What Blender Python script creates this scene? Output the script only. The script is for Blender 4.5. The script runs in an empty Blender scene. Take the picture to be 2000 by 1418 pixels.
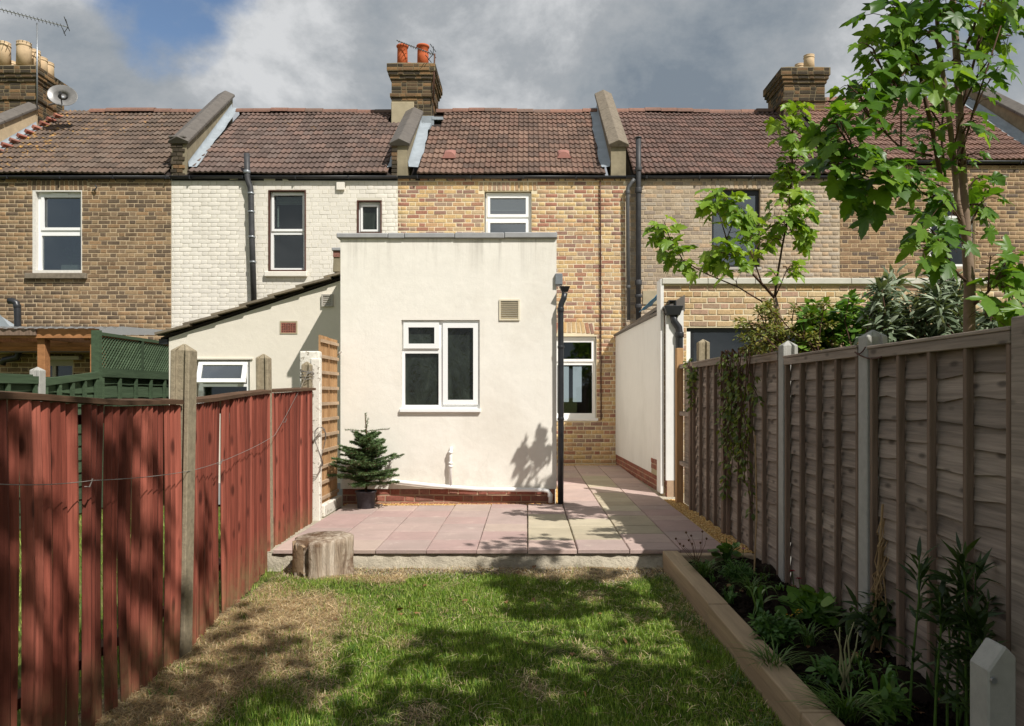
import bpy, math, random
import numpy as np
from mathutils import Vector, Matrix

random.seed(7); rng = np.random.default_rng(7)
R = random.uniform
sc = bpy.context.scene
COL = sc.collection
rad = math.radians

# ------------------------------------------------------------------ camera
# the picture plane of the photograph: focal length 27 mm, eye 1.25 m above the patio
F, CX, HY, EYE = 1500.0, 1029.0, 770.0, 1.25
cd = bpy.data.cameras.new('camera'); cam = bpy.data.objects.new('camera', cd); COL.objects.link(cam)
cam.location = (0, 0, EYE); cam.rotation_euler = (rad(90), 0, 0)
cd.sensor_width = 36; cd.lens = F / 2000 * 36
cd.shift_x = -(CX - 1000) / 2000; cd.shift_y = (HY - 709) / 2000
cd.clip_start = .05; cd.clip_end = 2000
sc.camera = cam

# ------------------------------------------------------------------ sky and sun
SUN = Vector((-.859, .98, -1.525)).normalized()          # the way the light travels
elev = math.asin(-SUN.z); azim = math.atan2(-SUN.x, -SUN.y)
w = bpy.data.worlds.new('World'); sc.world = w; w.use_nodes = True
nt = w.node_tree; N = nt.nodes; L = nt.links; N.clear()
def nd(t, **k):
    n = N.new(t)
    for a, b in k.items(): setattr(n, a, b)
    return n
out = nd('ShaderNodeOutputWorld'); bg = nd('ShaderNodeBackground'); bg.inputs[1].default_value = .1
sky = nd('ShaderNodeTexSky', sky_type='NISHITA', sun_disc=False, sun_elevation=elev, sun_rotation=azim, air_density=1.0, dust_density=.6, ozone_density=1.6)
tc = nd('ShaderNodeTexCoord')
mp = nd('ShaderNodeMapping'); mp.inputs['Scale'].default_value = (1, 1, 1.35); mp.inputs['Location'].default_value = (.35, .1, .0)
L.new(tc.outputs['Generated'], mp.inputs[0])
def noise(scale, detail, rough, dist=0.0, vec=None):
    n = nd('ShaderNodeTexNoise'); n.inputs['Scale'].default_value = scale; n.inputs['Detail'].default_value = detail
    n.inputs['Roughness'].default_value = rough; n.inputs['Distortion'].default_value = dist
    L.new(vec or mp.outputs[0], n.inputs['Vector']); return n.outputs['Fac']
def mathn(op, a, b, clamp=False):
    n = nd('ShaderNodeMath', operation=op, use_clamp=clamp)
    for i, x in enumerate((a, b)):
        if isinstance(x, (int, float)): n.inputs[i].default_value = x
        else: L.new(x, n.inputs[i])
    return n.outputs[0]
def mapr(v, a, b, c=0., d=1.):
    n = nd('ShaderNodeMapRange', interpolation_type='SMOOTHSTEP')
    L.new(v, n.inputs[0])
    for i, x in enumerate((a, b, c, d)): n.inputs[i + 1].default_value = x
    return n.outputs[0]
def ramp(v, stops):
    n = nd('ShaderNodeValToRGB'); L.new(v, n.inputs[0]); e = n.color_ramp.elements
    e[0].position, e[0].color = stops[0][0], (*stops[0][1], 1); e[1].position, e[1].color = stops[-1][0], (*stops[-1][1], 1)
    for p, c in stops[1:-1]:
        x = e.new(p); x.color = (*c, 1)
    return n.outputs[0]
cov = noise(3.2, 9, .56, .08)                            # where there is cloud
hole = nd('ShaderNodeVectorMath', operation='DOT_PRODUCT'); L.new(tc.outputs['Generated'], hole.inputs[0])
hole.inputs[1].default_value = Vector((345 - CX, F, HY - 25)).normalized()
gap = mapr(hole.outputs['Value'], .9925, .9998, 0., .29)  # the blue gap over the left-hand roofs
cv = mapr(mathn('SUBTRACT', cov, gap), .27, .42)
sh = noise(4.6, 11, .62, .15)                              # bulges and bellies of the clouds
big = noise(2.3, 3, .5, .2)
tone = mathn('ADD', mathn('MULTIPLY', sh, .62), mathn('MULTIPLY', big, .42))
ccol = ramp(tone, [(.40, (1.75, 2.1, 2.5)), (.47, (2.5, 2.8, 3.1)), (.54, (3.3, 3.5, 3.7)), (.63, (5.6, 5.7, 5.8))])
mx = nd('ShaderNodeMixRGB'); L.new(cv, mx.inputs[0])
skyb = nd('ShaderNodeMixRGB', blend_type='MULTIPLY'); skyb.inputs[0].default_value = 1; L.new(sky.outputs[0], skyb.inputs[1]); skyb.inputs[2].default_value = (1.0, 1.0, 1.0, 1)
L.new(skyb.outputs[0], mx.inputs[1]); L.new(ccol, mx.inputs[2])
L.new(mx.outputs[0], bg.inputs[0]); L.new(bg.outputs[0], out.inputs[0])

sd = bpy.data.lights.new('sun', 'SUN'); sun = bpy.data.objects.new('sun', sd); COL.objects.link(sun)
sd.energy = 4.6; sd.angle = rad(.53); sd.color = (1, .962, .90)
sun.rotation_euler = SUN.to_track_quat('-Z', 'Y').to_euler(); sun.location = (8, -9, 14)
vs = sc.view_settings; vs.view_transform = 'Standard'; vs.look = 'None'; vs.gamma = 1; vs.exposure = .26; vs.use_curve_mapping = False
sc.cycles.max_bounces = 6; sc.cycles.transparent_max_bounces = 8; sc.cycles.caustics_reflective = False; sc.cycles.caustics_refractive = False

# ------------------------------------------------------------------ helpers: measuring
def PX(px, Y): return (px - CX) / F * Y
def PZ(py, Y): return EYE + (HY - py) / F * Y
def P(px, py, Y): return Vector((PX(px, Y), Y, PZ(py, Y)))

# ------------------------------------------------------------------ helpers: objects
WM = {}
def place(o, parent=None, loc=None, rot=None):
    COL.objects.link(o)
    if loc is not None: o.location = loc
    if rot is not None: o.rotation_euler = rot
    if parent is not None:
        o.parent = parent
        if parent.name in WM: o.matrix_parent_inverse = WM[parent.name]
    return o
def tag(o, label=None, cat=None, group=None, kind=None):
    if label: o['label'] = label
    if cat: o['category'] = cat
    if group: o['group'] = group
    if kind: o['kind'] = kind
    return o
def thing(name, label, cat, loc=(0, 0, 0), group=None):
    o = bpy.data.objects.new(name, None); o.empty_display_size = .1; COL.objects.link(o); o.location = loc
    WM[o.name] = Matrix.Translation(-Vector(loc))
    return tag(o, label, cat, group)

class MB:
    def __init__(s): s.v = []; s.f = []
    def add(s, vs, fs):
        b = len(s.v); s.v += [tuple(x) for x in vs]; s.f += [tuple(b + i for i in f) for f in fs]; return s
    def hexa(s, p):   # bottom 0-3, top 4-7
        return s.add(p, [(3, 2, 1, 0), (4, 5, 6, 7), (0, 1, 5, 4), (1, 2, 6, 5), (2, 3, 7, 6), (3, 0, 4, 7)])
    def box(s, x0, x1, y0, y1, z0, z1):
        return s.hexa([(x0, y0, z0), (x1, y0, z0), (x1, y1, z0), (x0, y1, z0), (x0, y0, z1), (x1, y0, z1), (x1, y1, z1), (x0, y1, z1)])
    def obox(s, c, a, b, d):   # centre and three half-axes
        c, a, b, d = map(Vector, (c, a, b, d))
        return s.hexa([c - a - b - d, c + a - b - d, c + a + b - d, c - a + b - d, c - a - b + d, c + a - b + d, c + a + b + d, c - a + b + d])
    def bar(s, p, q, wx, wy, up=(0, 0, 1)):   # a squared bar from p to q
        p, q = Vector(p), Vector(q); d = (q - p); u = Vector(up)
        if abs(d.normalized().dot(u)) > .98: u = Vector((0, 1, 0))
        a = d.cross(u).normalized() * wx / 2; b = a.cross(d).normalized() * wy / 2
        return s.obox((p + q) / 2, a, b, d / 2)
    def tube(s, pts, r, n=8, caps=True):
        pts = [Vector(p) for p in pts]; rs = r if isinstance(r, (list, tuple)) else [r] * len(pts)
        b0 = len(s.v); prev = None
        for i, p in enumerate(pts):
            d = (pts[min(i + 1, len(pts) - 1)] - pts[max(i - 1, 0)])
            d = d.normalized() if d.length > 1e-9 else Vector((0, 0, 1))
            if prev is None:
                a = d.cross(Vector((0, 0, 1)));  a = a if a.length > .05 else d.cross(Vector((0, 1, 0)))
            else: a = prev - d * prev.dot(d)
            a.normalize(); prev = a; b = d.cross(a)
            for k in range(n):
                t = 2 * math.pi * k / n
                s.v.append(tuple(p + (a * math.cos(t) + b * math.sin(t)) * rs[i]))
        for i in range(len(pts) - 1):
            for k in range(n):
                k2 = (k + 1) % n; o = b0 + i * n
                s.f.append((o + k, o + k2, o + n + k2, o + n + k))
        if caps:
            s.f.append(tuple(b0 + k for k in reversed(range(n)))); o = b0 + (len(pts) - 1) * n; s.f.append(tuple(o + k for k in range(n)))
        return s
    def lathe(s, c, prof, n=20, jit=0):
        b0 = len(s.v); c = Vector(c)
        for r, z in prof:
            for k in range(n):
                t = 2 * math.pi * k / n; q = r * (1 + R(-jit, jit)) if jit else r
                s.v.append((c.x + q * math.cos(t), c.y + q * math.sin(t), c.z + z))
        for i in range(len(prof) - 1):
            for k in range(n):
                k2 = (k + 1) % n; o = b0 + i * n
                s.f.append((o + k, o + k2, o + n + k2, o + n + k))
        s.f.append(tuple(b0 + k for k in reversed(range(n)))); o = b0 + (len(prof) - 1) * n; s.f.append(tuple(o + k for k in range(n)))
        return s
    def prism(s, pts, off):
        n = len(pts); off = Vector(off); a = [Vector(p) for p in pts]
        return s.add(a + [p + off for p in a], [tuple(reversed(range(n))), tuple(range(n, 2 * n))] + [(i, (i + 1) % n, n + (i + 1) % n, n + i) for i in range(n)])
    def slab(s, u0, u1, z0, z1, holes, y0, y1):
        """a wall slab in the XZ plane between y0 (front) and y1 with rectangular openings"""
        us = sorted({u0, u1, *[h[0] for h in holes], *[h[1] for h in holes]}); zs = sorted({z0, z1, *[h[2] for h in holes], *[h[3] for h in holes]})
        us = [u for u in us if u0 <= u <= u1]; zs = [z for z in zs if z0 <= z <= z1]
        solid = {}
        for i in range(len(us) - 1):
            for j in range(len(zs) - 1):
                cu, cz = (us[i] + us[i + 1]) / 2, (zs[j] + zs[j + 1]) / 2
                solid[i, j] = not any(h[0] < cu < h[1] and h[2] < cz < h[3] for h in holes)
        for (i, j), ok in solid.items():
            if not ok: continue
            a, b, c, d = us[i], us[i + 1], zs[j], zs[j + 1]
            s.add([(a, y0, c), (b, y0, c), (b, y0, d), (a, y0, d)], [(0, 1, 2, 3)])
            s.add([(a, y1, c), (b, y1, c), (b, y1, d), (a, y1, d)], [(3, 2, 1, 0)])
            if not solid.get((i - 1, j)): s.add([(a, y0, c), (a, y0, d), (a, y1, d), (a, y1, c)], [(0, 1, 2, 3)])
            if not solid.get((i + 1, j)): s.add([(b, y0, c), (b, y1, c), (b, y1, d), (b, y0, d)], [(0, 1, 2, 3)])
            if not solid.get((i, j - 1)): s.add([(a, y0, c), (a, y1, c), (b, y1, c), (b, y0, c)], [(0, 1, 2, 3)])
            if not solid.get((i, j + 1)): s.add([(a, y0, d), (b, y0, d), (b, y1, d), (a, y1, d)], [(0, 1, 2, 3)])
        return s
    def mesh(s, name, mat, smooth=False):
        me = bpy.data.meshes.new(name); me.from_pydata(s.v, [], s.f); me.materials.append(mat)
        if smooth: me.polygons.foreach_set('use_smooth', [True] * len(me.polygons))
        me.update(); return me
    def build(s, name, mat, parent=None, smooth=False, bevel=0, seg=1, auto=None):
        o = bpy.data.objects.new(name, s.mesh(name, mat, smooth)); place(o, parent)
        if bevel:
            m = o.modifiers.new('bevel', 'BEVEL'); m.width = bevel; m.segments = seg; m.limit_method = 'ANGLE'; m.angle_limit = rad(40)
        return o

def mesh_np(name, verts, faces, mat, cols=None, smooth=False):
    """verts (n,3), faces (m,k) all the same size"""
    me = bpy.data.meshes.new(name); verts = np.asarray(verts, np.float32); faces = np.asarray(faces, np.int32); k = faces.shape[1]
    me.vertices.add(len(verts)); me.vertices.foreach_set('co', verts.ravel())
    me.loops.add(faces.size); me.loops.foreach_set('vertex_index', faces.ravel())
    me.polygons.add(len(faces)); me.polygons.foreach_set('loop_start', np.arange(0, faces.size, k, dtype=np.int32))
    if smooth: me.polygons.foreach_set('use_smooth', np.ones(len(faces), bool))
    me.materials.append(mat)
    if cols is not None:
        at = me.attributes.new('Col', 'FLOAT_COLOR', 'POINT'); c = np.ones((len(verts), 4), np.float32); c[:, :3] = cols
        at.data.foreach_set('color', c.ravel())
    me.update(calc_edges=True); me.validate(); return me
def scatter(tv, tf, pos, rot, scale, extra=None):
    """copies of a small template (tv, tf) at pos with 3x3 rot and scale -> verts, faces"""
    tv = np.asarray(tv, np.float64); tf = np.asarray(tf); n = len(pos); scale = np.asarray(scale)
    if scale.ndim == 1: scale = scale[:, None]
    v = np.einsum('nij,kj->nki', rot, tv) * scale[:, None, :] if scale.shape[1] == 1 else np.einsum('nij,nkj->nki', rot, tv[None] * scale[:, None, :])
    v = v + np.asarray(pos)[:, None, :]
    f = tf[None] + (np.arange(n) * len(tv))[:, None, None]
    return v.reshape(-1, 3), f.reshape(-1, tf.shape[1])
def frames(axis, normal):
    """rotation matrices whose local y is axis and local z is near normal"""
    y = axis / np.linalg.norm(axis, axis=1, keepdims=True); x = np.cross(y, normal); x /= np.linalg.norm(x, axis=1, keepdims=True) + 1e-9
    z = np.cross(x, y); return np.stack([x, y, z], axis=2)

# ------------------------------------------------------------------ helpers: materials
def S(r, g, b): return tuple(((c / 255) / 12.92 if c / 255 <= .04045 else ((c / 255 + .055) / 1.055) ** 2.4) for c in (r, g, b))
def ds(pal, k):     # a little less saturated
    out = []
    for c in pal:
        y = .3 * c[0] + .6 * c[1] + .1 * c[2]; out.append(tuple(a + (y - a) * k for a in c))
    return out
class NT:
    def __init__(s, name):
        m = bpy.data.materials.new(name); m.use_nodes = True; s.m = m; s.t = m.node_tree; s.n = s.t.nodes; s.n.clear()
        s.out = s.n.new('ShaderNodeOutputMaterial'); s.b = s.n.new('ShaderNodeBsdfPrincipled'); s.l = s.t.links
        s.l.new(s.b.outputs[0], s.out.inputs[0]); s._pos = None
    def new(s, t, **k):
        n = s.n.new(t)
        for a, b in k.items(): setattr(n, a, b)
        return n
    def put(s, sock, v):
        if isinstance(v, (int, float)): sock.default_value = v
        elif isinstance(v, tuple): sock.default_value = v if len(v) != 3 or sock.type != 'RGBA' else (*v, 1)
        else: s.l.new(v, sock)
    def pos(s, scale=(1, 1, 1)):
        if s._pos is None: s._pos = s.new('ShaderNodeNewGeometry')
        if scale == (1, 1, 1): return s._pos.outputs['Position']
        m = s.new('ShaderNodeVectorMath', operation='MULTIPLY'); s.l.new(s._pos.outputs['Position'], m.inputs[0]); m.inputs[1].default_value = scale
        return m.outputs[0]
    def noise(s, scale, detail=4, rough=.55, vec=None, dist=0.):
        n = s.new('ShaderNodeTexNoise'); n.inputs['Scale'].default_value = scale; n.inputs['Detail'].default_value = detail
        n.inputs['Roughness'].default_value = rough; n.inputs['Distortion'].default_value = dist
        s.l.new(vec if vec is not None else s.pos(), n.inputs['Vector']); return n.outputs['Fac']
    def math(s, op, a, b=0., clamp=False):
        n = s.new('ShaderNodeMath', operation=op, use_clamp=clamp); s.put(n.inputs[0], a); s.put(n.inputs[1], b); return n.outputs[0]
    def mapr(s, v, a, b, c=0., d=1.):
        n = s.new('ShaderNodeMapRange'); s.put(n.inputs[0], v)
        for i, x in enumerate((a, b, c, d)): n.inputs[i + 1].default_value = x
        return n.outputs[0]
    def ramp(s, v, stops, const=False):
        n = s.new('ShaderNodeValToRGB'); s.put(n.inputs[0], v); e = n.color_ramp.elements
        if const: n.color_ramp.interpolation = 'CONSTANT'
        e[0].position, e[0].color = stops[0][0], (*stops[0][1], 1); e[1].position, e[1].color = stops[-1][0], (*stops[-1][1], 1)
        for p, c in stops[1:-1]: e.new(p).color = (*c, 1)
        return n.outputs[0]
    def mix(s, f, a, b, mode='MIX'):
        n = s.new('ShaderNodeMixRGB', blend_type=mode); s.put(n.inputs[0], f); s.put(n.inputs[1], a); s.put(n.inputs[2], b); return n.outputs[0]
    def rnd(s, k=1.0):
        o = s.new('ShaderNodeObjectInfo').outputs['Random']
        if s._pos is None: s._pos = s.new('ShaderNodeNewGeometry')
        return s.math('FRACT', s.math('MULTIPLY', s.math('ADD', o, s._pos.outputs['Random Per Island']), 7.317 * k))
    def vary(s, col, amt, v):      # multiply a colour by 1-amt .. 1+amt after v (0..1)
        return s.mix(1, col, s.ramp(v, [(0.25, (1 - amt,) * 3), (.75, (1 + amt,) * 3)]), 'MULTIPLY')
    def bump(s, h, strength=.4, dist=.01):
        n = s.new('ShaderNodeBump'); n.inputs['Strength'].default_value = strength; n.inputs['Distance'].default_value = dist
        s.l.new(h, n.inputs['Height']); s.l.new(n.outputs[0], s.b.inputs['Normal'])
    def done(s, col=None, rough=.8, spec=.3, metal=0.):
        if col is not None: s.put(s.b.inputs['Base Color'], col)
        s.put(s.b.inputs['Roughness'], rough); s.b.inputs['Specular IOR Level'].default_value = spec; s.b.inputs['Metallic'].default_value = metal
        return s.m

def plain(name, col, rough=.6, spec=.3, amt=.1, sc_=14, bump=.15, bsc=120, metal=0.):
    t = NT(name); c = t.vary(col, amt, t.noise(sc_, 6, .6))
    if bump: t.bump(t.noise(bsc, 4), bump, .004)
    return t.done(c, rough, spec, metal)
def brick_mat(name, pal, dark=.35, soot=None, even=.12):
    pal = ds(pal, .22); t = NT(name); n = len(pal)
    c = t.ramp(t.rnd(), [(i / n, p) for i, p in enumerate(pal)], True)
    c = t.mix(even, c, tuple(sum(p[k] for p in pal) / n for k in range(3)))
    c = t.vary(c, .3, t.noise(38, 6, .7))
    spots = t.ramp(t.noise(95, 3, .6), [(.33, (.5, .46, .43)), (.43, (1, 1, 1))]); c = t.mix(.7, c, spots, 'MULTIPLY')
    c = t.mix(t.mapr(t.noise(1.3, 4, .6), .5, .72, 0, dark), c, soot or S(62, 52, 44))
    t.bump(t.noise(110, 5, .7), .55, .004)
    return t.done(c, .92, .15)
def mortar_mat(name, col, amt=.18):
    t = NT(name); c = t.vary(col, amt, t.noise(9, 7, .7)); c = t.mix(t.mapr(t.noise(1.7, 5, .65), .45, .75, 0, .35), c, tuple(x * .55 for x in col))
    t.bump(t.noise(140, 4, .7), .6, .004); return t.done(c, .95, .1)
def wood_mat(name, pal, grain=(60, 60, 3), knots=None, amt=.3, rough=.85, algae=None, spec=.15):
    """weathered timber; grain = how often the colour changes along x, y, z"""
    t = NT(name); c = t.ramp(t.rnd(), [(0, pal[0]), (.5, pal[len(pal) // 2]), (1, pal[-1])])
    g = t.noise(1, 7, .62, t.pos(grain), .6); c = t.vary(c, amt, g)
    g2 = t.noise(.35, 5, .6, t.pos(grain), .2); c = t.vary(c, amt * .8, g2)
    if knots:
        v = t.new('ShaderNodeTexVoronoi'); v.inputs['Scale'].default_value = 1; t.l.new(t.pos(knots), v.inputs['Vector'])
        k = t.mapr(v.outputs['Distance'], .10, .24, .75, 0); c = t.mix(k, c, tuple(x * .28 for x in pal[0]))
    if algae:
        z = t.new('ShaderNodeSeparateXYZ'); t.l.new(t.pos(), z.inputs[0])
        k = t.math('MULTIPLY', t.mapr(z.outputs[2], algae[0], algae[1], 1, 0), t.mapr(t.noise(9, 5, .7), .3, .62)); c = t.mix(k, c, algae[2])
    t.bump(g, .45, .006); return t.done(c, rough, spec)
def leaf_mat(name, pal, trans=.35, rough=.42, attr=False, spec=.4, tint=(1.25, 1.2, .45)):
    t = NT(name)
    if attr:
        a = t.new('ShaderNodeAttribute'); a.attribute_name = 'Col'; c = a.outputs['Color']; c = t.vary(c, .3, t.rnd())
    else:
        c = t.ramp(t.rnd(), [(0, pal[0]), (.55, pal[len(pal) // 2]), (1, pal[-1])])
        c = t.vary(c, .14, t.noise(60, 3))
    t.done(c, rough, spec)
    tr = t.new('ShaderNodeBsdfTranslucent'); t.put(tr.inputs[0], t.mix(1, c, tint, 'MULTIPLY'))
    mx = t.new('ShaderNodeMixShader'); mx.inputs[0].default_value = trans
    t.l.new(t.b.outputs[0], mx.inputs[1]); t.l.new(tr.outputs[0], mx.inputs[2]); t.l.new(mx.outputs[0], t.out.inputs[0]); return t.m
def glass_mat(name, tint=.75, refl=.16, rough=.015):
    t = NT(name); t.n.remove(t.b)
    tr = t.new('ShaderNodeBsdfTransparent'); tr.inputs[0].default_value = (tint * .93, tint, tint * .97, 1)
    g = t.new('ShaderNodeBsdfGlossy'); g.inputs['Roughness'].default_value = rough; g.inputs[0].default_value = (.95, .98, 1, 1)
    n = t.new('ShaderNodeBump'); n.inputs['Strength'].default_value = .03; n.inputs['Distance'].default_value = .02; t.l.new(t.noise(2.5, 2), n.inputs['Height']); t.l.new(n.outputs[0], g.inputs['Normal'])
    mx = t.new('ShaderNodeMixShader'); mx.inputs[0].default_value = refl
    t.l.new(tr.outputs[0], mx.inputs[1]); t.l.new(g.outputs[0], mx.inputs[2]); t.l.new(mx.outputs[0], t.out.inputs[0]); return t.m

M = {}
M['brickA'] = brick_mat('brown_stock_brick', [S(160, 128, 86), S(138, 108, 74), S(108, 90, 70), S(172, 140, 94), S(88, 76, 64), S(146, 120, 88), S(166, 126, 78), S(122, 98, 70), S(98, 82, 66)], .5, None, .35)
M['mortA'] = mortar_mat('brown_mortar', S(190, 170, 140))
M['brickB'] = (lambda t: (t.bump(t.noise(70, 6, .7), .5, .006), t.done(t.mix(t.mapr(t.noise(2.2, 6, .7), .5, .75, 0, .35), t.vary(S(224, 218, 206), .04, t.rnd()), S(190, 182, 164)), .7, .3))[1])(NT('cream_painted_brick'))
M['mortB'] = mortar_mat('cream_painted_joint', S(212, 206, 190), .04)
M['brickC'] = brick_mat('mixed_yellow_red_brick', [S(208, 172, 110), S(190, 150, 104), S(170, 108, 84), S(212, 178, 108), S(168, 138, 114), S(200, 152, 98), S(196, 166, 122), S(152, 112, 96), S(210, 168, 98), S(178, 122, 90)], .12)
M['mortC'] = mortar_mat('pale_cream_mortar', S(226, 212, 182), .08)
M['brickD'] = brick_mat('pale_buff_brick', [S(180, 160, 134), S(166, 146, 124), S(190, 170, 142), S(172, 150, 120), S(154, 136, 118), S(186, 164, 132), S(196, 162, 120), S(178, 162, 140)], .2)
M['mortD'] = mortar_mat('buff_mortar', S(192, 174, 148))
M['brickE'] = brick_mat('sandy_brown_brick', [S(164, 128, 86), S(146, 112, 76), S(124, 100, 78), S(176, 140, 96), S(108, 92, 80), S(156, 124, 90)], .25)
M['mortE'] = mortar_mat('sandy_mortar', S(196, 172, 138))
M['brickF'] = brick_mat('fresh_yellow_brick', [S(204, 168, 112), S(186, 146, 102), S(210, 180, 126), S(190, 148, 120), S(198, 158, 92), S(172, 140, 112), S(206, 172, 118)], .1)
M['brickK'] = brick_mat('sooty_chimney_brick', [S(78, 68, 52), S(104, 82, 56), S(62, 56, 46), S(128, 96, 60), S(84, 74, 60), S(148, 110, 62), S(70, 62, 50)], .5, S(46, 44, 36))
M['mortK'] = mortar_mat('sooty_mortar', S(128, 116, 92))
M['brickR'] = brick_mat('red_plinth_brick', [S(164, 92, 70), S(150, 84, 66), S(172, 104, 80), S(146, 96, 80)], .15)
M['mortR'] = mortar_mat('plinth_mortar', S(176, 150, 126))
def tile_mat(name, pal, lichen=.2, lx=None):
    pal = [(a * .97, b * .99, c * .93) for a, b, c in ds(pal, .34)]; t = NT(name); n = len(pal); c = t.ramp(t.rnd(), [(i / n, p) for i, p in enumerate(pal)], True)
    c = t.mix(.3, c, pal[0]); c = t.vary(c, .3, t.noise(26, 6, .7))
    c = t.mix(t.mapr(t.noise(.9, 4, .6), .45, .75, 0, .5), c, S(70, 56, 48))
    c = t.mix(t.mapr(t.noise(13, 5, .75, t.pos((1, .35, .35))), .66, .72, 0, .75), c, S(170, 158, 146))
    if lx:
        z = t.new('ShaderNodeSeparateXYZ'); t.l.new(t.pos(), z.inputs[0])
        k = t.math('MULTIPLY', t.mapr(z.outputs[0], lx[0], lx[1], 1, 0), t.mapr(t.noise(7, 7, .75), .56, .61, 0, .8)); c = t.mix(k, c, S(196, 146, 58))
    if lichen: c = t.mix(t.math('MULTIPLY', t.mapr(t.noise(.55, 2), .5, .68), t.mapr(t.noise(9, 6, .75), .60, .66, 0, .85 * lichen)), c, S(190, 140, 50))
    t.bump(t.noise(90, 5, .7), .4, .005); return t.done(c, .72, .35)
M['tileA'] = tile_mat('weathered_brown_tile', [S(110, 84, 68), S(96, 74, 62), S(122, 90, 72), S(88, 70, 60), S(118, 94, 80)], 1.2, (-9.9, -8.3))
M['tileB'] = tile_mat('dull_red_brown_tile', [S(116, 86, 76), S(98, 74, 68), S(128, 92, 80), S(112, 90, 84), S(90, 70, 64)], .5)
M['tileC'] = tile_mat('russet_tile', [S(128, 90, 72), S(110, 80, 66), S(142, 102, 82), S(98, 74, 64), S(132, 88, 70)], .1)
M['tileD'] = tile_mat('dark_red_tile', [S(118, 80, 70), S(100, 72, 64), S(128, 88, 76), S(112, 84, 76)], .3)
M['tileE'] = tile_mat('red_tile', [S(138, 90, 72), S(124, 82, 68), S(146, 98, 80)], .1)
M['underlay'] = plain('roof_underlay', S(50, 42, 38), .9)
M['ridge'] = tile_mat('ridge_tile', [S(148, 92, 70), S(136, 90, 72), S(120, 92, 78), S(156, 96, 70)], .6)
M['lead'] = plain('lead_flashing', S(150, 158, 164), .45, .5, .2, 5, .3, 30)
M['slate'] = plain('slate_coping', S(98, 92, 86), .6, .4, .2, 9, .3, 50)
M['stonecop'] = plain('weathered_stone_coping', S(124, 114, 100), .9, .2, .3, 16, .6, 60)
M['render_old'] = plain('old_grey_render', S(142, 132, 110), .95, .1, .28, 6, .5, 60)
M['render_patch'] = plain('grey_render_patch', S(172, 160, 134), .95, .1, .14, 6, .4, 60)
def render_wall(name, base, stain, lo=.48, hi=.72, k=.55, top=None):
    t = NT(name); c = t.vary(base, .035, t.noise(4, 7, .7))
    c = t.mix(t.mapr(t.noise(1.1, 6, .62, t.pos((1, 1, .7)), .4), lo, hi, 0, k), c, stain)
    c = t.mix(t.mapr(t.noise(3.0, 5, .7, t.pos((3.2, 3.2, .35))), .56, .8, 0, k * .6), c, stain)
    if top:
        z = t.new('ShaderNodeSeparateXYZ'); t.l.new(t.pos(), z.inputs[0])
        dk = t.math('MULTIPLY', t.mapr(z.outputs[2], top - .5, top, 0, 1), t.mapr(t.noise(1, 5, .7, t.pos((11, 11, .5))), .48, .7, 0, .55)); c = t.mix(dk, c, tuple(x * .6 for x in stain))
        lowd = t.math('MULTIPLY', t.mapr(z.outputs[2], .2, .6, 1, 0), t.mapr(t.noise(6, 6, .7), .4, .7, 0, .5)); c = t.mix(lowd, c, tuple(x * .75 for x in stain))
        cr = t.new('ShaderNodeTexVoronoi', feature='DISTANCE_TO_EDGE'); cr.inputs['Scale'].default_value = .9; t.l.new(t.mix(.12, t.pos(), t.new('ShaderNodeTexNoise').outputs['Color']), cr.inputs['Vector']); c = t.mix(t.mapr(cr.outputs['Distance'], .0006, .002, .07, 0), c, tuple(x * .5 for x in stain))
    h = t.math('ADD', t.noise(230, 3, .6), t.math('MULTIPLY', t.noise(9, 4), 2.5)); t.bump(h, .28, .006); return t.done(c, .88, .2)
M['render'] = render_wall('cream_white_render', S(235, 230, 219), S(212, 204, 190), k=.45, top=3.03)
M['render_cream'] = render_wall('smooth_cream_render', S(228, 220, 205), S(212, 200, 180), .55, .8, .3)
M['render_grey'] = render_wall('off_white_boundary_render', S(230, 228, 224), S(196, 192, 186), .5, .8, .4)
M['upvc'] = plain('white_upvc', S(240, 240, 238), .28, .5, .02, 3, 0)
M['oldwhite'] = plain('chipped_white_paint', S(216, 212, 204), .6, .3, .12, 30, .4, 60)
M['upvc_dull'] = plain('dull_white_frame', S(176, 170, 160), .5, .3, .1, 12, .1)
M['blackf'] = plain('black_window_frame', S(34, 35, 38), .4, .5, .1, 6, 0)
M['brownf'] = plain('old_brown_reveal_paint', S(84, 54, 44), .7, .3, .3, 20, .3)
M['glass'] = glass_mat('window_glass', .62, .08)
M['glass_sky'] = glass_mat('sky_reflecting_glass', .6, .24, .03)
M['obscure'] = (lambda t: (t.bump(t.noise(22, 3, .5, t.pos((1, 1, .4)), 1.5), .5, .01), t.done(t.ramp(t.noise(5, 4, .6, t.pos((1, 1, .5)), .5), [(.3, S(22, 25, 22)), (.55, S(42, 48, 42)), (.75, S(70, 76, 68))]), .16, .6))[1])(NT('obscure_glass'))
M['room'] = plain('dim_room_plaster', S(126, 118, 108), .9, .1, .1, 3, 0)
M['curtain'] = plain('white_blind_cloth', S(222, 222, 218), .8, .2, .05, 5, 0)
M['blackp'] = plain('black_plastic_pipe', S(40, 41, 44), .38, .5, .3, 12, .1, 60)
M['iron'] = plain('weathered_black_iron', S(62, 62, 64), .55, .4, .35, 10, .3, 80)
M['greyp'] = plain('dark_grey_pipe', S(84, 84, 84), .5, .4, .25, 14, .2, 60)
M['whitep'] = plain('glossy_white_pipe', S(242, 240, 236), .3, .5, .02, 4, 0)
M['galv'] = plain('galvanised_metal', S(150, 154, 158), .4, .5, .15, 30, .1, 80, .6)
M['concpost'] = plain('mottled_concrete_post', S(150, 138, 116), .95, .1, .3, 34, .8, 150)
M['conc_pale'] = plain('pale_concrete', S(168, 166, 160), .9, .2, .12, 22, .4, 160)
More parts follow.
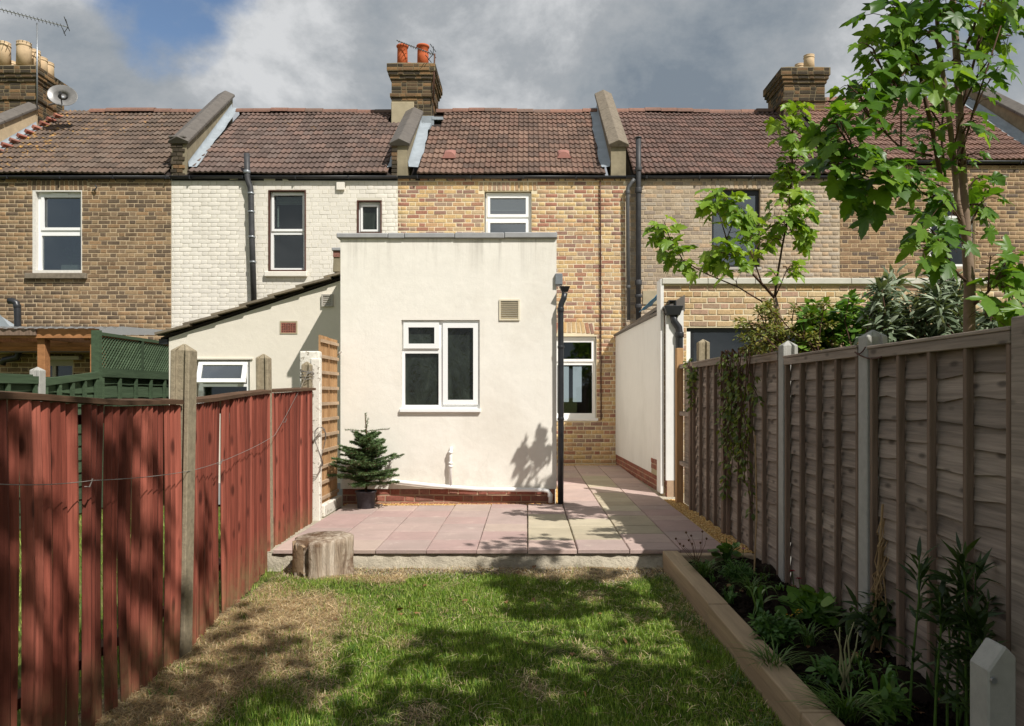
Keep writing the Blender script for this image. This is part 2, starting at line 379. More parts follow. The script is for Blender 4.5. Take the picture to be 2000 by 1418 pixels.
M['coping_w'] = plain('pale_concrete_coping', S(200, 196, 184), .9, .2, .12, 7, .3, 90)
M['coping_g'] = plain('grey_concrete_coping', S(158, 158, 158), .85, .2, .16, 7, .3, 90)
M['potred'] = plain('terracotta_pot', S(196, 102, 64), .75, .2, .14, 9, .2, 60)
M['potbuff'] = plain('buff_clay_pot', S(200, 174, 140), .8, .2, .2, 7, .3, 60)
M['vent'] = plain('cream_plastic_vent', S(216, 206, 182), .5, .4, .05, 8, 0)
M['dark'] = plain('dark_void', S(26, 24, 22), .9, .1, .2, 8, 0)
M['houseplant'] = plain('houseplant_leaf', S(60, 84, 44), .5, .4, .2, 20, 0)

# ================================================================== LARGE STRUCTURE
# ------------------------------------------------------------------ bricks
def brick_tpl(lx, h, jit):
    r = random.Random(int(lx * 1e4) + int(jit * 100)); J = lambda a: r.uniform(-a, a)
    hx, hz, c = lx / 2, h / 2, .005
    o = [(-hx + J(.003), 0, -hz + J(.003)), (hx + J(.003), 0, -hz + J(.003)), (hx + J(.003), 0, hz + J(.003)), (-hx + J(.003), 0, hz + J(.003))]
    back = [(x, .03, z) for x, y, z in o]; ring = [(x, -.001, z) for x, y, z in o]
    front = [(x - math.copysign(c, x), -.0048 + J(.0015), z - math.copysign(c, z)) for x, y, z in o]
    q = [(8, 9, 10, 11)]
    for i in range(4):
        j = (i + 1) % 4; q += [(i, j, 4 + j, 4 + i), (4 + i, 4 + j, 8 + j, 8 + i)]
    return back + ring + front, q
TPL = {}
def tpl(kind, var):
    if (kind, var) not in TPL: TPL[kind, var] = brick_tpl(.213 if kind == 's' else .101, .0595, var + 1)
    return TPL[kind, var]
BM = {}
def brick_mesh(kind, var, mat):
    k = (kind, var, mat.name)
    if k not in BM:
        v, q = tpl(kind, var); b = MB(); b.add(v, q); BM[k] = b.mesh('brick', mat)
    return BM[k]
def rows(O, ud, nd, u0, u1, z0, z1, holes=(), course=.075, bond='flemish'):
    """list of bricks (centre, angle, kind, length)"""
    out = []; ang = math.atan2(ud.y, ud.x); i = 0; z = z0
    while z + course <= z1 + .03:
        u = u0 - (.169 if i % 2 else 0) - R(0, .02); k = 0
        while u < u1:
            kind = 's' if (k % 2 == 0 or bond == 'stretcher') else 'h'
            ln = .2235 if kind == 's' else .1115
            ln += R(-.004, .004)
            segs = [(max(u, u0), min(u + ln, u1))]
            for h in holes:
                if z + course * .7 > h[2] and z + course * .3 < h[3]:
                    ns = []
                    for a, b in segs:
                        if b <= h[0] or a >= h[1]: ns.append((a, b))
                        else:
                            if a < h[0]: ns.append((a, h[0]))
                            if b > h[1]: ns.append((h[1], b))
                    segs = ns
            for a, b in segs:
                if b - a > .035:
                    c = O + ud * ((a + b) / 2) + Vector((0, 0, z + course / 2 + R(-.0015, .0015))) + nd * R(-.001, .003)
                    out.append((c, ang, kind if b - a > .14 or kind == 'h' else 'h', b - a - .0135))
            u += ln; k += 1
        z += course; i += 1
    return out
def emit(bricks, parent, mat, nobj=300, focus=None, flat=1.):
    if focus:
        def key(b):
            c = b[0]; px = CX + c.x / c.y * F; py = HY - (c.z - EYE) / c.y * F
            return min((px - f[0]) ** 2 + (py - f[1]) ** 2 for f in focus)
        bricks = sorted(bricks, key=key)
    for c, ang, kind, ln in bricks[:nobj]:
        o = bpy.data.objects.new('brick', brick_mesh(kind, random.randrange(4), mat))
        place(o, parent, c, (R(-.004, .004), R(-.004, .004), ang)); o.scale = (ln / (.213 if kind == 's' else .101), flat, 1 if flat == 1 else 1.15)
    rest = bricks[nobj:]
    if rest:
        V, Fq, base = [], [], 0
        for kind in 'sh':
            for var in range(4):
                sel = [b for i, b in enumerate(rest) if b[2] == kind and i % 4 == var]
                if not sel: continue
                tv, tf = tpl(kind, var); n = len(sel)
                rot = np.zeros((n, 3, 3)); a = np.array([b[1] for b in sel]); rot[:, 0, 0] = np.cos(a); rot[:, 0, 1] = -np.sin(a); rot[:, 1, 0] = np.sin(a); rot[:, 1, 1] = np.cos(a); rot[:, 2, 2] = 1
                scl = np.ones((n, 3)); scl[:, 0] = [b[3] / (.213 if kind == 's' else .101) for b in sel]; scl[:, 1] = flat; scl[:, 2] = 1 if flat == 1 else 1.15
                v, f = scatter(tv, np.array(tf), np.array([tuple(b[0]) for b in sel]), rot, scl)
                V.append(v); Fq.append(f + base); base += len(v)
        o = bpy.data.objects.new('brickwork', mesh_np('brickwork', np.concatenate(V), np.concatenate(Fq), mat)); place(o, parent); o['kind'] = 'stuff'
def brick_wall(house, name, bm, mm, x0, x1, z0, z1, holes, Y, bz0=None, bx=None, nobj=300, focus=None, thick=.24, arches=(), bond='flemish', course=.075, flat=1.):
    wall = MB().slab(x0, x1, z0, z1, holes, Y, Y + thick).build(name, mm, house)
    no = list(holes) + [(a[0] - .1, a[1] + .1, a[2], a[2] + a[3]) for a in arches]
    bx0, bx1 = bx or (x0, x1)
    bs = rows(Vector((0, Y, 0)), Vector((1, 0, 0)), Vector((0, -1, 0)), bx0, bx1, bz0 if bz0 is not None else z0, z1 - .01, no, course, bond)
    emit(bs, wall, bm, nobj - sum(int((a[1] - a[0] + .2) / .078) for a in arches), focus, flat)
    for a in arches:
        n = int((a[1] - a[0] + .2) / .078); cx = (a[0] + a[1]) / 2; wd = (a[1] - a[0] + .2)
        for i in range(n):
            t = (i + .5) / n - .5; h = a[3] - .015
            o = bpy.data.objects.new('brick', brick_mesh('s', i % 4, a[4] if len(a) > 4 else bm))
            place(o, wall, (cx + t * wd, Y - .002, a[2] + a[3] / 2 + (.5 - 2 * t * t) * a[5] if len(a) > 5 else a[2] + a[3] / 2), (0, rad(90) - t * (.5 if len(a) > 5 else .15), 0)); o.scale = (h / .213, 1, .98 * wd / n / .075)
    return wall

# ------------------------------------------------------------------ windows
def window(house, x0, x1, z0, z1, Y, panes, fmat, gmat, sash=.045, depth=.07, sill=None, name='window', blind=None, label=None):
    """outer frame with openings; panes = (x0, x1, z0, z1[, opener])"""
    e = .012
    fr = MB().slab(x0, x1, z0, z1, [(p[0] - e, p[1] + e, p[2] - e, p[3] + e) for p in panes], Y, Y + depth).build(name, fmat, house, bevel=.004)
    for p in panes:
        if len(p) > 4 and p[4]:
            MB().slab(p[0] - sash, p[1] + sash, p[2] - sash, p[3] + sash, [(p[0], p[1], p[2], p[3])], Y - .02, Y + .012).build('sash', fmat, fr, bevel=.006, seg=2)
        MB().box(p[0] - e + .001, p[1] + e - .001, Y + .03, Y + .036, p[2] - e + .001, p[3] + e - .001).build('pane', gmat, fr)
    if sill: MB().box(sill[0], sill[1], Y - sill[4], Y + .02, sill[2], sill[3]).build('sill', sill[5], fr, bevel=.006)
    if label: fr['label'] = label
    return fr
def room(house, x0, x1, z0, z1, Y, d=1.6, mg=.4):
    a, b, c, e = x0 - mg, x1 + mg, z0 - .6, z1 + .3
    v = [(a, Y, c), (b, Y, c), (b, Y, e), (a, Y, e), (a, Y + d, c), (b, Y + d, c), (b, Y + d, e), (a, Y + d, e)]
    m = MB(); m.add(v, [(0, 1, 5, 4), (1, 2, 6, 5), (2, 3, 7, 6), (3, 0, 4, 7), (4, 5, 6, 7)]); return m.build('room_lining', M['room'], house)

# ------------------------------------------------------------------ roofs
YW = 13.89                      # rear face of the terrace
YE0, YR = 13.83, 16.6            # eaves and ridge
def tile_mesh(mat, wd=.2, ln=.315):
    m = MB(); n = 12; top = []
    for i in range(n + 1):
        x = wd * i / n; ph = (i % 6) / 6.0
        h = .021 * max(0, math.sin(math.pi * (ph - .0) / .62)) if ph < .62 else 0
        top.append((x + .001 * (1 if i == 0 else -1 if i == n else 0), h))
    v = [(x, 0, .036 + h) for x, h in top] + [(x, ln, .010 + h * .9) for x, h in top] + [(x, .001, .006 + h * .5) for x, h in top]
    k = n + 1; f = []
    for i in range(n): f += [(i, i + 1, k + i + 1, k + i), (2 * k + i, 2 * k + i + 1, i + 1, i)]
    f += [(0, k, 2 * k), (n, 2 * k + n, k + n)]
    m.add(v, f); return m.mesh('roof_tile', mat)
def roof(house, x0, x1, mat, dz=0., nrow=14, ze=5.215, zr=7.337, skip=None, xs=.2, ridge=True, rx=None):
    k = (zr - ze) / (YR - YE0); ang = math.atan(k); ln = math.hypot(YR - YE0, zr - ze); g = ln / nrow
    body = MB(); d = .03
    pts = [(x0, YE0 + .03, ze + dz - d), (x0, YR, zr + dz - d), (x0, 2 * YR - YE0, ze + dz - d)]
    body.prism(pts, (x1 - x0, 0, 0)); rf = body.build('roof', M['underlay'], house)
    me = tile_mesh(mat); nx = int((x1 - x0) / xs); off = ((x1 - x0) - nx * xs) / 2
    cnt = 0; rest = []
    for i in range(nrow):
        for j in range(nx):
            s = i * g; x = x0 + off + j * xs; y = YE0 + s * math.cos(ang); z = ze + dz + s * math.sin(ang)
            if skip and skip(x + .1, y): continue
            o = bpy.data.objects.new('roof_tile', me); sag = .012 * math.sin(x * 2.1 + y) + R(-.003, .003)
            place(o, rf, (x, y, z + sag), (ang + R(-.008, .008), R(-.006, .006), R(-.006, .006))); cnt += 1
    if ridge:
        rx0, rx1 = rx or (x0, x1); n = int((rx1 - rx0) / .34); L_ = (rx1 - rx0) / n
        b = MB(); prof = [(.13 * math.cos(t), .11 * math.sin(t)) for t in [math.pi * q / 8 for q in range(9)]]; v = []
        for xx in (0, L_ - .006): v += [(xx, c, s_) for c, s_ in prof] + [(xx, c * .85, s_ * .85) for c, s_ in reversed(prof)]
        b.add(v, [(i, (i + 1) % 18, 18 + (i + 1) % 18, 18 + i) for i in range(18)] + [tuple(reversed(range(18))), tuple(range(18, 36))]); rm = b.mesh('ridge_tile', M['ridge'])
        for i in range(n):
            o = bpy.data.objects.new('ridge_tile', rm); place(o, rf, (rx0 + i * L_, YR, zr + dz - .03 + R(-.006, .006) + .02 * math.sin(i * .7)), (R(-.03, .03), R(-.008, .008), 0))
    return rf
def zroof(y, dz=0., ze=5.215, zr=7.337): return ze + dz + (y - YE0) * (zr - ze) / (YR - YE0)
def eaves(house, x0, x1, dz=0.):
    z = 5.155 + dz; prof = [(.045 * math.cos(t), .042 * math.sin(t)) for t in [math.pi + math.pi * q / 8 for q in range(9)]]
    m = MB(); y = YE0 + .008; v = []
    for xx in (x0, x1): v += [(xx, y + c, z + s_ + .02) for c, s_ in prof] + [(xx, y + c * .9, z + s_ * .9 + .025) for c, s_ in reversed(prof)]
    m.add(v, [(i, (i + 1) % 18, 18 + (i + 1) % 18, 18 + i) for i in range(18)] + [tuple(reversed(range(18))), tuple(range(18, 36))]); g = m.build('gutter', M['blackp'], house, True)
    x = x0 + .35
    while x < x1:
        MB().box(x, x + .02, y - .05, y + .03, z - .03, z + .028).build('bracket', M['blackp'], g); x += .95
    MB().box(x0, x1, YE0 + .056, YW + .03, z - .045, z + .03).build('fascia', M['blackf'], house)
def parapet(house, xa, xb, yf, zf, yb, zb, body, cop, w=.27, over=.05, n=6, drop=.75, flash=None, front=None):
    """a party wall rising above two roofs, from the eaves (xa, yf, zf) to the ridge (xb, yb, zb)"""
    m = MB(); h = w / 2
    A = [(yf, zf - drop), (yb, zb - drop), (yb, zb), (yf, zf)]
    xs = [xa, xb, xb, xa]
    m.hexa([(xs[0] - h, *A[0]), (xs[0] + h, *A[0]), (xs[1] + h, *A[1]), (xs[1] - h, *A[1]), (xs[3] - h, *A[3]), (xs[3] + h, *A[3]), (xs[2] + h, *A[2]), (xs[2] - h, *A[2])])
    p = m.build('parapet', body, house)
    d = Vector((xb - xa, yb - yf, zb - zf)); up = Vector((0, -d.z, d.y)).normalized(); hw = h + over
    for i in range(n):
        a = Vector((xa, yf, zf)) + d * (i / n) - (d.normalized() * .06 if i == 0 else Vector()); b = Vector((xa, yf, zf)) + d * ((i + 1) / n) - d.normalized() * .008
        q = [(-hw, -.02), (hw, -.02), (hw, .03), (.0, .115), (-hw, .03)]; v = []
        for c in (a, b): v += [c + Vector((x, 0, 0)) + up * u for x, u in q]
        c = MB(); c.add(v, [(4, 3, 2, 1, 0), (5, 6, 7, 8, 9)] + [(k, (k + 1) % 5, 5 + (k + 1) % 5, 5 + k) for k in range(5)]); c.build('coping_slab', cop, p, bevel=.008)
    for side, wd in (flash or ()):
        x0, x1 = xa + side * (h + .004), xb + side * (h + .004); v = []
        nseg = 10
        for t in range(nseg + 1):
            f = t / nseg; y = yf + .05 + (yb - yf - .1) * f; zz = zroof(y) + .058; x = x0 + (x1 - x0) * f
            v += [(x, y, zz + .10), (x + side * .012, y, zz + .012), (x + side * (wd + R(-.02, .02)), y, zz + R(.0, .012))]
        c = MB(); c.add(v, [(3 * t + k, 3 * t + k + 1, 3 * t + k + 4, 3 * t + k + 3) for t in range(nseg) for k in (0, 1)]); c.build('flashing', M['lead'], p, True)
    return p
def pot(ch, x, y, z, r, h, mat, roll=True):
    prof = [(r * .98, 0), (r * .96, h * .55), (r * .92, h * .88), (r * .95, h * .885), (r * 1.0, h * .9), (r * 1.1, h * .93), (r * 1.12, h * .97), (r * 1.05, h), (r * .82, h), (r * .78, h * .9), (r * .78, h * .5)]
    if not roll: prof = [(r, 0), (r * .93, h * .8), (r * .9, h * .82), (r * 1.0, h * .84), (r * 1.0, h * .88), (r * .92, h * .9), (r * .95, h * .97), (r * .98, h), (r * .78, h), (r * .75, h * .6)]
    MB().lathe((x, y, z), prof, 20).build('chimney_pot', mat, ch, True)
def chimney(house, x0, x1, y0, y1, z0, z1, side, patch=None):
    """brick stack with an oversailing top; side = +1/-1, the flank that shows"""
    n = int((z1 - z0) / .075); steps = {n - 1: .085, n - 2: .085, n - 3: .06, n - 4: .03, n - 9: .03}
    core = MB(); bs = []
    for i in range(n):
        o = steps.get(i, 0); z = z0 + i * .075
        core.box(x0 - o, x1 + o, y0 - o, y1 + o, z, z + .075)
        hol = [(patch[0], patch[1], patch[2], patch[3])] if patch else []
        bs += rows(Vector((0, y0 - o, 0)), Vector((1, 0, 0)), Vector((0, -1, 0)), x0 - o, x1 + o, z, z + .075, hol)
        if side > 0: bs += rows(Vector((x1 + o, 0, 0)), Vector((0, 1, 0)), Vector((1, 0, 0)), y0 - o, y1 + o, z, z + .075)
        else: bs += rows(Vector((x0 - o, y1 + y0, 0)), Vector((0, -1, 0)), Vector((-1, 0, 0)), y0 - o, y1 + o, z, z + .075)
    zt = z0 + n * .075; o = .085
    core.add([(x0 - o, y0 - o, zt), (x1 + o, y0 - o, zt), (x1 + o, y1 + o, zt), (x0 - o, y1 + o, zt), (x0 + .12, y0 + .12, zt + .1), (x1 - .12, y0 + .12, zt + .1), (x1 - .12, y1 - .12, zt + .1), (x0 + .12, y1 - .12, zt + .1)], [(0, 1, 5, 4), (1, 2, 6, 5), (2, 3, 7, 6), (3, 0, 4, 7), (4, 5, 6, 7)])
    ch = core.build('chimney', M['mortK'], house); emit(bs, ch, M['brickK'], 300)
    if patch: MB().box(patch[0], patch[1], y0 - .014, y0 + .01, patch[2], patch[3]).build('render_patch', M['render_patch'], ch, bevel=.01)
    return ch, zt + .07

M['ventred'] = plain('pink_vent_tile', S(158, 112, 102), .8, .2, .1, 9, .2)
XAB, XBC, XCD, XDE, XEF = -6.43, -2.335, 1.787, 5.66, 9.75
def wx(px): return PX(px, YW)
def wz(py): return PZ(py, YW)
YF = YW + .075                   # window frames sit back in the wall

# ---- house far left, brown brick
hA = thing('terraced_house', 'brown brick terraced house far left with white arched-head sash window', 'house', (-8.5, YW, -.15), 'terraced houses in the row')
wa = (wx(64), wx(160), wz(533), wz(372))
brick_wall(hA, 'wall', M['brickA'], M['mortA'], -11.6, XAB, -.15, 5.17, [wa], YW, bz0=1.55, focus=[(230, 480)], arches=[(wa[0], wa[1], wa[3], .20, M['brickA'])])
room(hA, *wa, YW + .26)
fr = window(hA, wa[0] + .05, wa[1] - .01, wa[2] + .05, wa[3] - .02, YF, [(wx(82), wx(154), wz(443), wz(384), 1), (wx(78), wx(157), wz(525), wz(460))], M['upvc'], M['glass_sky'], .05)
MB().slab(wa[0] - .002, wa[1] + .002, wa[2], wa[3] + .002, [(wa[0] + .05, wa[1] - .012, wa[2] + .05, wa[3] - .02)], YW - .004, YW + .07).build('reveal', M['oldwhite'], fr)
tro = MB().box(wx(108), wx(157), YF + .1, YF + .25, wz(526), wz(514)).build('trough', M['curtain'], fr)
for k in range(60):
    p = Vector((wx(R(112, 156)), YF + R(.1, .25), wz(R(470, 513)))); a_ = Vector((R(-1, 1), R(-.3, .3), R(-.3, 1))).normalized() * .05; b_ = Vector((a_.z, 0, -a_.x)) * .35
    MB().add([p - b_, p + a_, p + b_, p - a_ * .3], [(0, 1, 2, 3)]).build('leaf', M['houseplant'], fr)
MB().box(wx(100), wx(130), YF - .03, YF - .015, wz(380), wz(376)).build('trickle_vent', M['upvc'], fr)
MB().box(wx(52), wx(171), YW - .07, YW + .05, wz(545), wz(534)).build('sill', M['stonecop'], fr, bevel=.008)
roof(hA, -11.6, -6.45, M['tileA'], skip=lambda x, y: x < -11.0, rx=(-9.4, -6.6)); eaves(hA, -11.6, XAB)
chA, zt = chimney(hA, -11.3, -10.09, 15.8, 16.75, 6.7, 8.02, 1)
for px, y, h, r in ((8, 15.95, .50, .13), (47, 15.95, .50, .145), (66, 16.2, .45, .13), (80, 16.45, .4, .13), (93, 16.65, .38, .13), (22, 16.65, .40, .13)):
    pot(chA, PX(px, y), y, zt, r, h, M['potbuff'], False)
parapet(hA, -10.35, -10.2, 13.92, 5.89, 15.8, 7.15, M['mortA'], M['slate'], n=4, flash=[(1, .14)])
for i in range(9):   # rendered brick-on-edge fillet beside the stack
    o = bpy.data.objects.new('brick', brick_mesh('s', i % 4, M['brickR'])); place(o, hA, (-10.02 + .02 * i, 14.6 + .2 * i, zroof(14.6 + .2 * i) + .1), (rad(-50), 0, rad(70))); o.scale = (1, 2, 1.3)

# ---- house with the cream painted wall
hB = thing('terraced_house', 'cream painted brick terraced house between brown house and yellow brick house', 'house', (-4.4, YW, -.15), 'terraced houses in the row')
wb = (wx(525), wx(597), wz(529), wz(372)); wb2 = (wx(698), wx(745), wz(455), wz(392))
brick_wall(hB, 'wall', M['brickB'], M['mortB'], XAB + .001, XBC, -.15, 5.17, [wb, wb2], YW, bz0=1.95, focus=[(600, 440)], flat=.3)
for q in (wb, wb2): room(hB, *q, YW + .26)
fr = window(hB, wb[0] + .012, wb[1] - .018, wb[2] + .018, wb[3] - .012, YF, [(wx(533), wx(589), wz(446), wz(380), 1), (wx(533), wx(589), wz(521), wz(458))], M['upvc'], M['glass'], .04)
MB().slab(wb[0] - .006, wb[1] + .006, wb[2] - .006, wb[3] + .006, [(wb[0] + .011, wb[1] - .017, wb[2] + .017, wb[3] - .011)], YW - .012, YW + .06).build('reveal', M['brownf'], fr)
MB().box(wx(518), wx(601), YW - .07, YW + .05, wz(541), wz(531)).build('sill', M['brickB'], fr, bevel=.01)
for i in range(5): MB().box(wx(534), wx(588), YF + .09, YF + .1, wz(381 + i * 3 + 2.2), wz(381 + i * 3)).build('blind_slat', M['curtain'], fr)
MB().box(wx(536), wx(539), YF + .09, YF + .1, wz(440), wz(398)).build('blind_cord', M['curtain'], fr)
fr = window(hB, wb2[0] + .014, wb2[1] - .018, wb2[2] + .01, wb2[3] - .014, YF, [(wx(707), wx(735), wz(447), wz(402), 1)], M['upvc'], M['obscure'], .035)
MB().slab(wb2[0] - .006, wb2[1] + .006, wb2[2] - .006, wb2[3] + .006, [(wb2[0] + .013, wb2[1] - .017, wb2[2] + .009, wb2[3] - .013)], YW - .012, YW + .06).build('reveal', M['brownf'], fr)
MB().box(wx(658), wx(674), YW - .05, YW - .012, wz(372), wz(357)).build('vent_cowl', M['brickB'], hB, bevel=.006)
roof(hB, -6.2, -2.42, M['tileB'], rx=(-6.25, -2.9), skip=lambda x, y: x > -2.95 and y > 15.85); eaves(hB, XAB + .01, XBC)
parapet(hB, -6.30, -6.55, 13.92, 5.83, 16.75, 7.76, M['render_old'], M['slate'], n=6, flash=[(1, .16)])
for i in range(9):
    for j in range(2):
        o = bpy.data.objects.new('brick', brick_mesh('h', (i + j) % 4, M['brickK'])); place(o, hB, (-6.36 + .11 * j - (.04 if i % 2 else 0), 13.905, 5.22 + i * .075), (0, 0, 0)); o.scale = (1, 1, 1)
MB().box(-6.47, -6.17, 13.85, 14.0, 5.88, 5.92).build('cap_stone', M['slate'], hB, bevel=.01)

# ---- house in the middle
hC = thing('terraced_house', 'yellow and red brick terraced house in the middle behind the white extension', 'house', (-.3, YW, 0), 'terraced houses in the row')
wc = (wx(946), wx(1038), wz(500), wz(373)); wc2 = (wx(1000), wx(1165), wz(822), wz(657))
brick_wall(hC, 'wall', M['brickC'], M['mortC'], XBC + .001, XCD, -.15, 5.17, [wc, wc2], YW, bz0=.0, focus=[(1130, 520), (880, 410)], arches=[(wc[0], wc[1], wc[3], .165, M['brickF']), (wx(1075), wx(1160) - .1, wc2[3] + .03, .21, M['brickC'], .06)])
room(hC, *wc, YW + .26); rm = room(hC, *wc2, YW + .26, 3.2)
fr = window(hC, wc[0] + .02, wc[1] - .01, wc[2] + .02, wc[3] - .02, YF, [(wx(957), wx(1027), wz(417), wz(385), 1), (wx(957), wx(1027), wz(490), wz(434), 1)], M['upvc'], M['glass_sky'], .05)
MB().box(wx(957), wx(1026), YF + .1, YF + .13, wz(407), wz(403)).build('blind_rail', M['curtain'], fr)
MB().box(wx(957), wx(1030), YF + .1, YF + .11, wz(403), wz(380)).build('blind', M['curtain'], fr)
fr = window(hC, wc2[0] + .02, wc2[1] - .01, wc2[2] + .04, wc2[3] - .01, YF, [(wx(1012), wx(1075), wz(806), wz(668)), (wx(1090), wx(1156), wz(701), wz(668), 1), (wx(1090), wx(1156), wz(806), wz(714))], M['upvc'], M['glass'], .045, sill=(wc2[0], wc2[1] + .03, wc2[2], wc2[2] + .05, .1, M['upvc']))
fwm = NT('daylit_far_window'); fwm.b.inputs['Emission Color'].default_value = (.9, .93, 1, 1); fwm.b.inputs['Emission Strength'].default_value = .9; fwm.done((.6, .6, .6), .5)
for pa, pb_ in ((1098, 1111), (1119, 1136)): MB().box(PX(pa, YW + 1.7), PX(pb_, YW + 1.7), YW + 1.7, YW + 1.72, PZ(785, YW + 1.7), PZ(716, YW + 1.7)).build('far_window', fwm.m, rm)
MB().box(wx(1060), wx(1165), YW + .6, YW + .9, .68, .71).build('worktop', M['potred'], rm)
roof(hC, -1.98, 1.42, M['tileC'], rx=(-1.95, 1.55), skip=lambda x, y: x < -1.85 and y > 15.8); eaves(hC, XBC + .01, XCD)
parapet(hC, -2.30, -2.33, 13.92, 5.79, 15.95, 7.10, M['render_old'], M['slate'], n=5, flash=[(1, .20), (-1, .1)])
for i in range(8):
    o = bpy.data.objects.new('brick', brick_mesh('h', i % 4, M['brickK'])); place(o, hC, (-2.40, 13.905, 5.22 + i * .075), (0, 0, R(-.1, .1)))
chC, zt = chimney(hC, -2.83, -1.99, 16.06, 17.25, 6.86, 8.14, 1, patch=(-2.836, -2.36, 6.86, 7.36))
MB().box(-1.98, -1.75, 16.02, 16.5, 6.98, 7.04).build('flashing', M['lead'], chC)
MB().box(-2.3, -1.94, 16.03, 16.05, 6.78, 7.06).build('flashing', M['lead'], chC)
pot(chC, PX(786, 16.3), 16.3, zt - .04, .115, .48, M['potred']); pot(chC, PX(826, 16.3), 16.3, zt - .04, .125, .48, M['potred'])
pot(chC, PX(799, 16.95), 16.95, zt - .04, .11, .36, M['potred']); pot(chC, PX(840, 16.9), 16.9, zt - .04, .11, .3, M['blackp'])
for px in (878, 1101):   # roof ventilation tiles
    b = Vector((PX(px, 14.45), 14.35, zroof(14.35) + .06)); m = MB(); n = 8; v = []
    for yy, s in ((0, 1.), (.3, .25)):
        for q in range(n + 1):
            t = math.pi * q / n; v.append((b.x + .11 * math.cos(t), b.y + yy, b.z + yy * .715 + .11 * s * math.sin(t) + .0))
    m.add(v, [(i, i + 1, n + 2 + i, n + 1 + i) for i in range(n)] + [tuple(range(n + 1)), tuple(reversed(range(n + 1, 2 * n + 2)))]); m.box(b.x - .125, b.x + .125, b.y - .03, b.y + .3, b.z - .02, b.z + .012)
    m.build('roof_vent', M['ventred'], hC)
parapet(hC, 1.66, 1.66, 13.92, 5.77, 16.75, 7.78, M['render_old'], M['stonecop'], n=5, flash=[(-1, .17)])

# ---- house on the right, pale buff brick
hD = thing('terraced_house', 'pale buff brick terraced house with a black-framed upper window', 'house', (3.7, YW, 0), 'terraced houses in the row')
wd_ = (wx(1390), wx(1485), wz(525), wz(369))
brick_wall(hD, 'wall', M['brickD'], M['mortD'], XCD + .001, XDE, -.15, 5.17, [wd_], YW, bz0=2.4, focus=[(1330, 480)], arches=[(wd_[0], wd_[1], wd_[3], .15, M['brickD'])])
room(hD, *wd_, YW + .26)
fr = window(hD, wd_[0] + .015, wd_[1] - .005, wd_[2] + .03, wd_[3] - .01, YF, [(wx(1397), wx(1478), wz(515), wz(380))], M['blackf'], M['glass_sky'], sill=(wd_[0], wd_[1] + .02, wd_[2] - .02, wd_[2] + .03, .09, M['upvc_dull']))
MB().box(wx(1394), wx(1480), YF + .12, YF + .13, wz(520), wz(376)).build('roller_blind', plain('slate_blue_blind', S(96, 104, 120), .8, .2, .03, 3, 0), fr)
roof(hD, 1.9, 5.75, M['tileD'], rx=(1.85, 5.3)); eaves(hD, XCD + .01, XDE)
MB().box(wx(1255), wx(1300), YW - .02, YW + .01, wz(595), wz(568)).build('render_patch', M['render_patch'], hD, bevel=.004)

# ---- house far right, higher eaves
hE = thing('terraced_house', 'sandy brown brick terraced house at far right behind the large tree', 'house', (7.6, YW, 0), 'terraced houses in the row')
we = (wx(1812), wx(1905), wz(525), wz(372))
brick_wall(hE, 'wall', M['brickE'], M['mortE'], XDE + .001, XEF + 1.5, -.15, 5.42, [we], YW - .004, bz0=2.4, focus=[(1720, 450)])
room(hE, *we, YW + .26)
window(hE, we[0] + .01, we[1] - .01, we[2] + .02, we[3] - .02, YF, [(wx(1822), wx(1895), wz(420), wz(383), 1), (wx(1822), wx(1895), wz(515), wz(436), 1)], M['upvc'], M['glass'], .04)
roof(hE, 5.62, 9.42, M['tileE'], .24, rx=(6.3, 9.4)); eaves(hE, XDE + .01, XEF + 1.5, .27)
pE = parapet(hE, 9.62, 9.62, 13.92, 6.05, 16.75, 8.02, M['render_old'], M['slate'], n=6, flash=())
c = MB(); v = []
for t in range(11):
    y = 13.7 + 2.9 * t / 10; v += [(9.47, y, zroof(y, .24) + .16), (9.46, y, zroof(y, .24) + .07), (9.26 + R(-.02, .02), y, zroof(y, .24) + .06)]
c.add(v, [(3 * t + k, 3 * t + k + 1, 3 * t + k + 4, 3 * t + k + 3) for t in range(10) for k in (0, 1)]); c.build('flashing', M['lead'], pE, True)
MB().prism([(9.75, 13.5, 5.3), (9.75, 16.6, 7.5), (9.75, 19.7, 5.3)], (3, 0, 0)).build('neighbour_roof_slope', M['tileA'], hE)
chD, zt = chimney(hE, PX(1531, 16), PX(1611, 16), 16.0, 17.05, 6.75, 8.1, -1)
pot(chD, PX(1580, 16.3), 16.3, zt - .02, .115, .36, M['potbuff'], False); pot(chD, PX(1562, 16.7), 16.7, zt - .02, .11, .34, M['potbuff'], False); pot(chD, PX(1557, 17.0), 17.0, zt - .05, .11, .2, M['potred'])

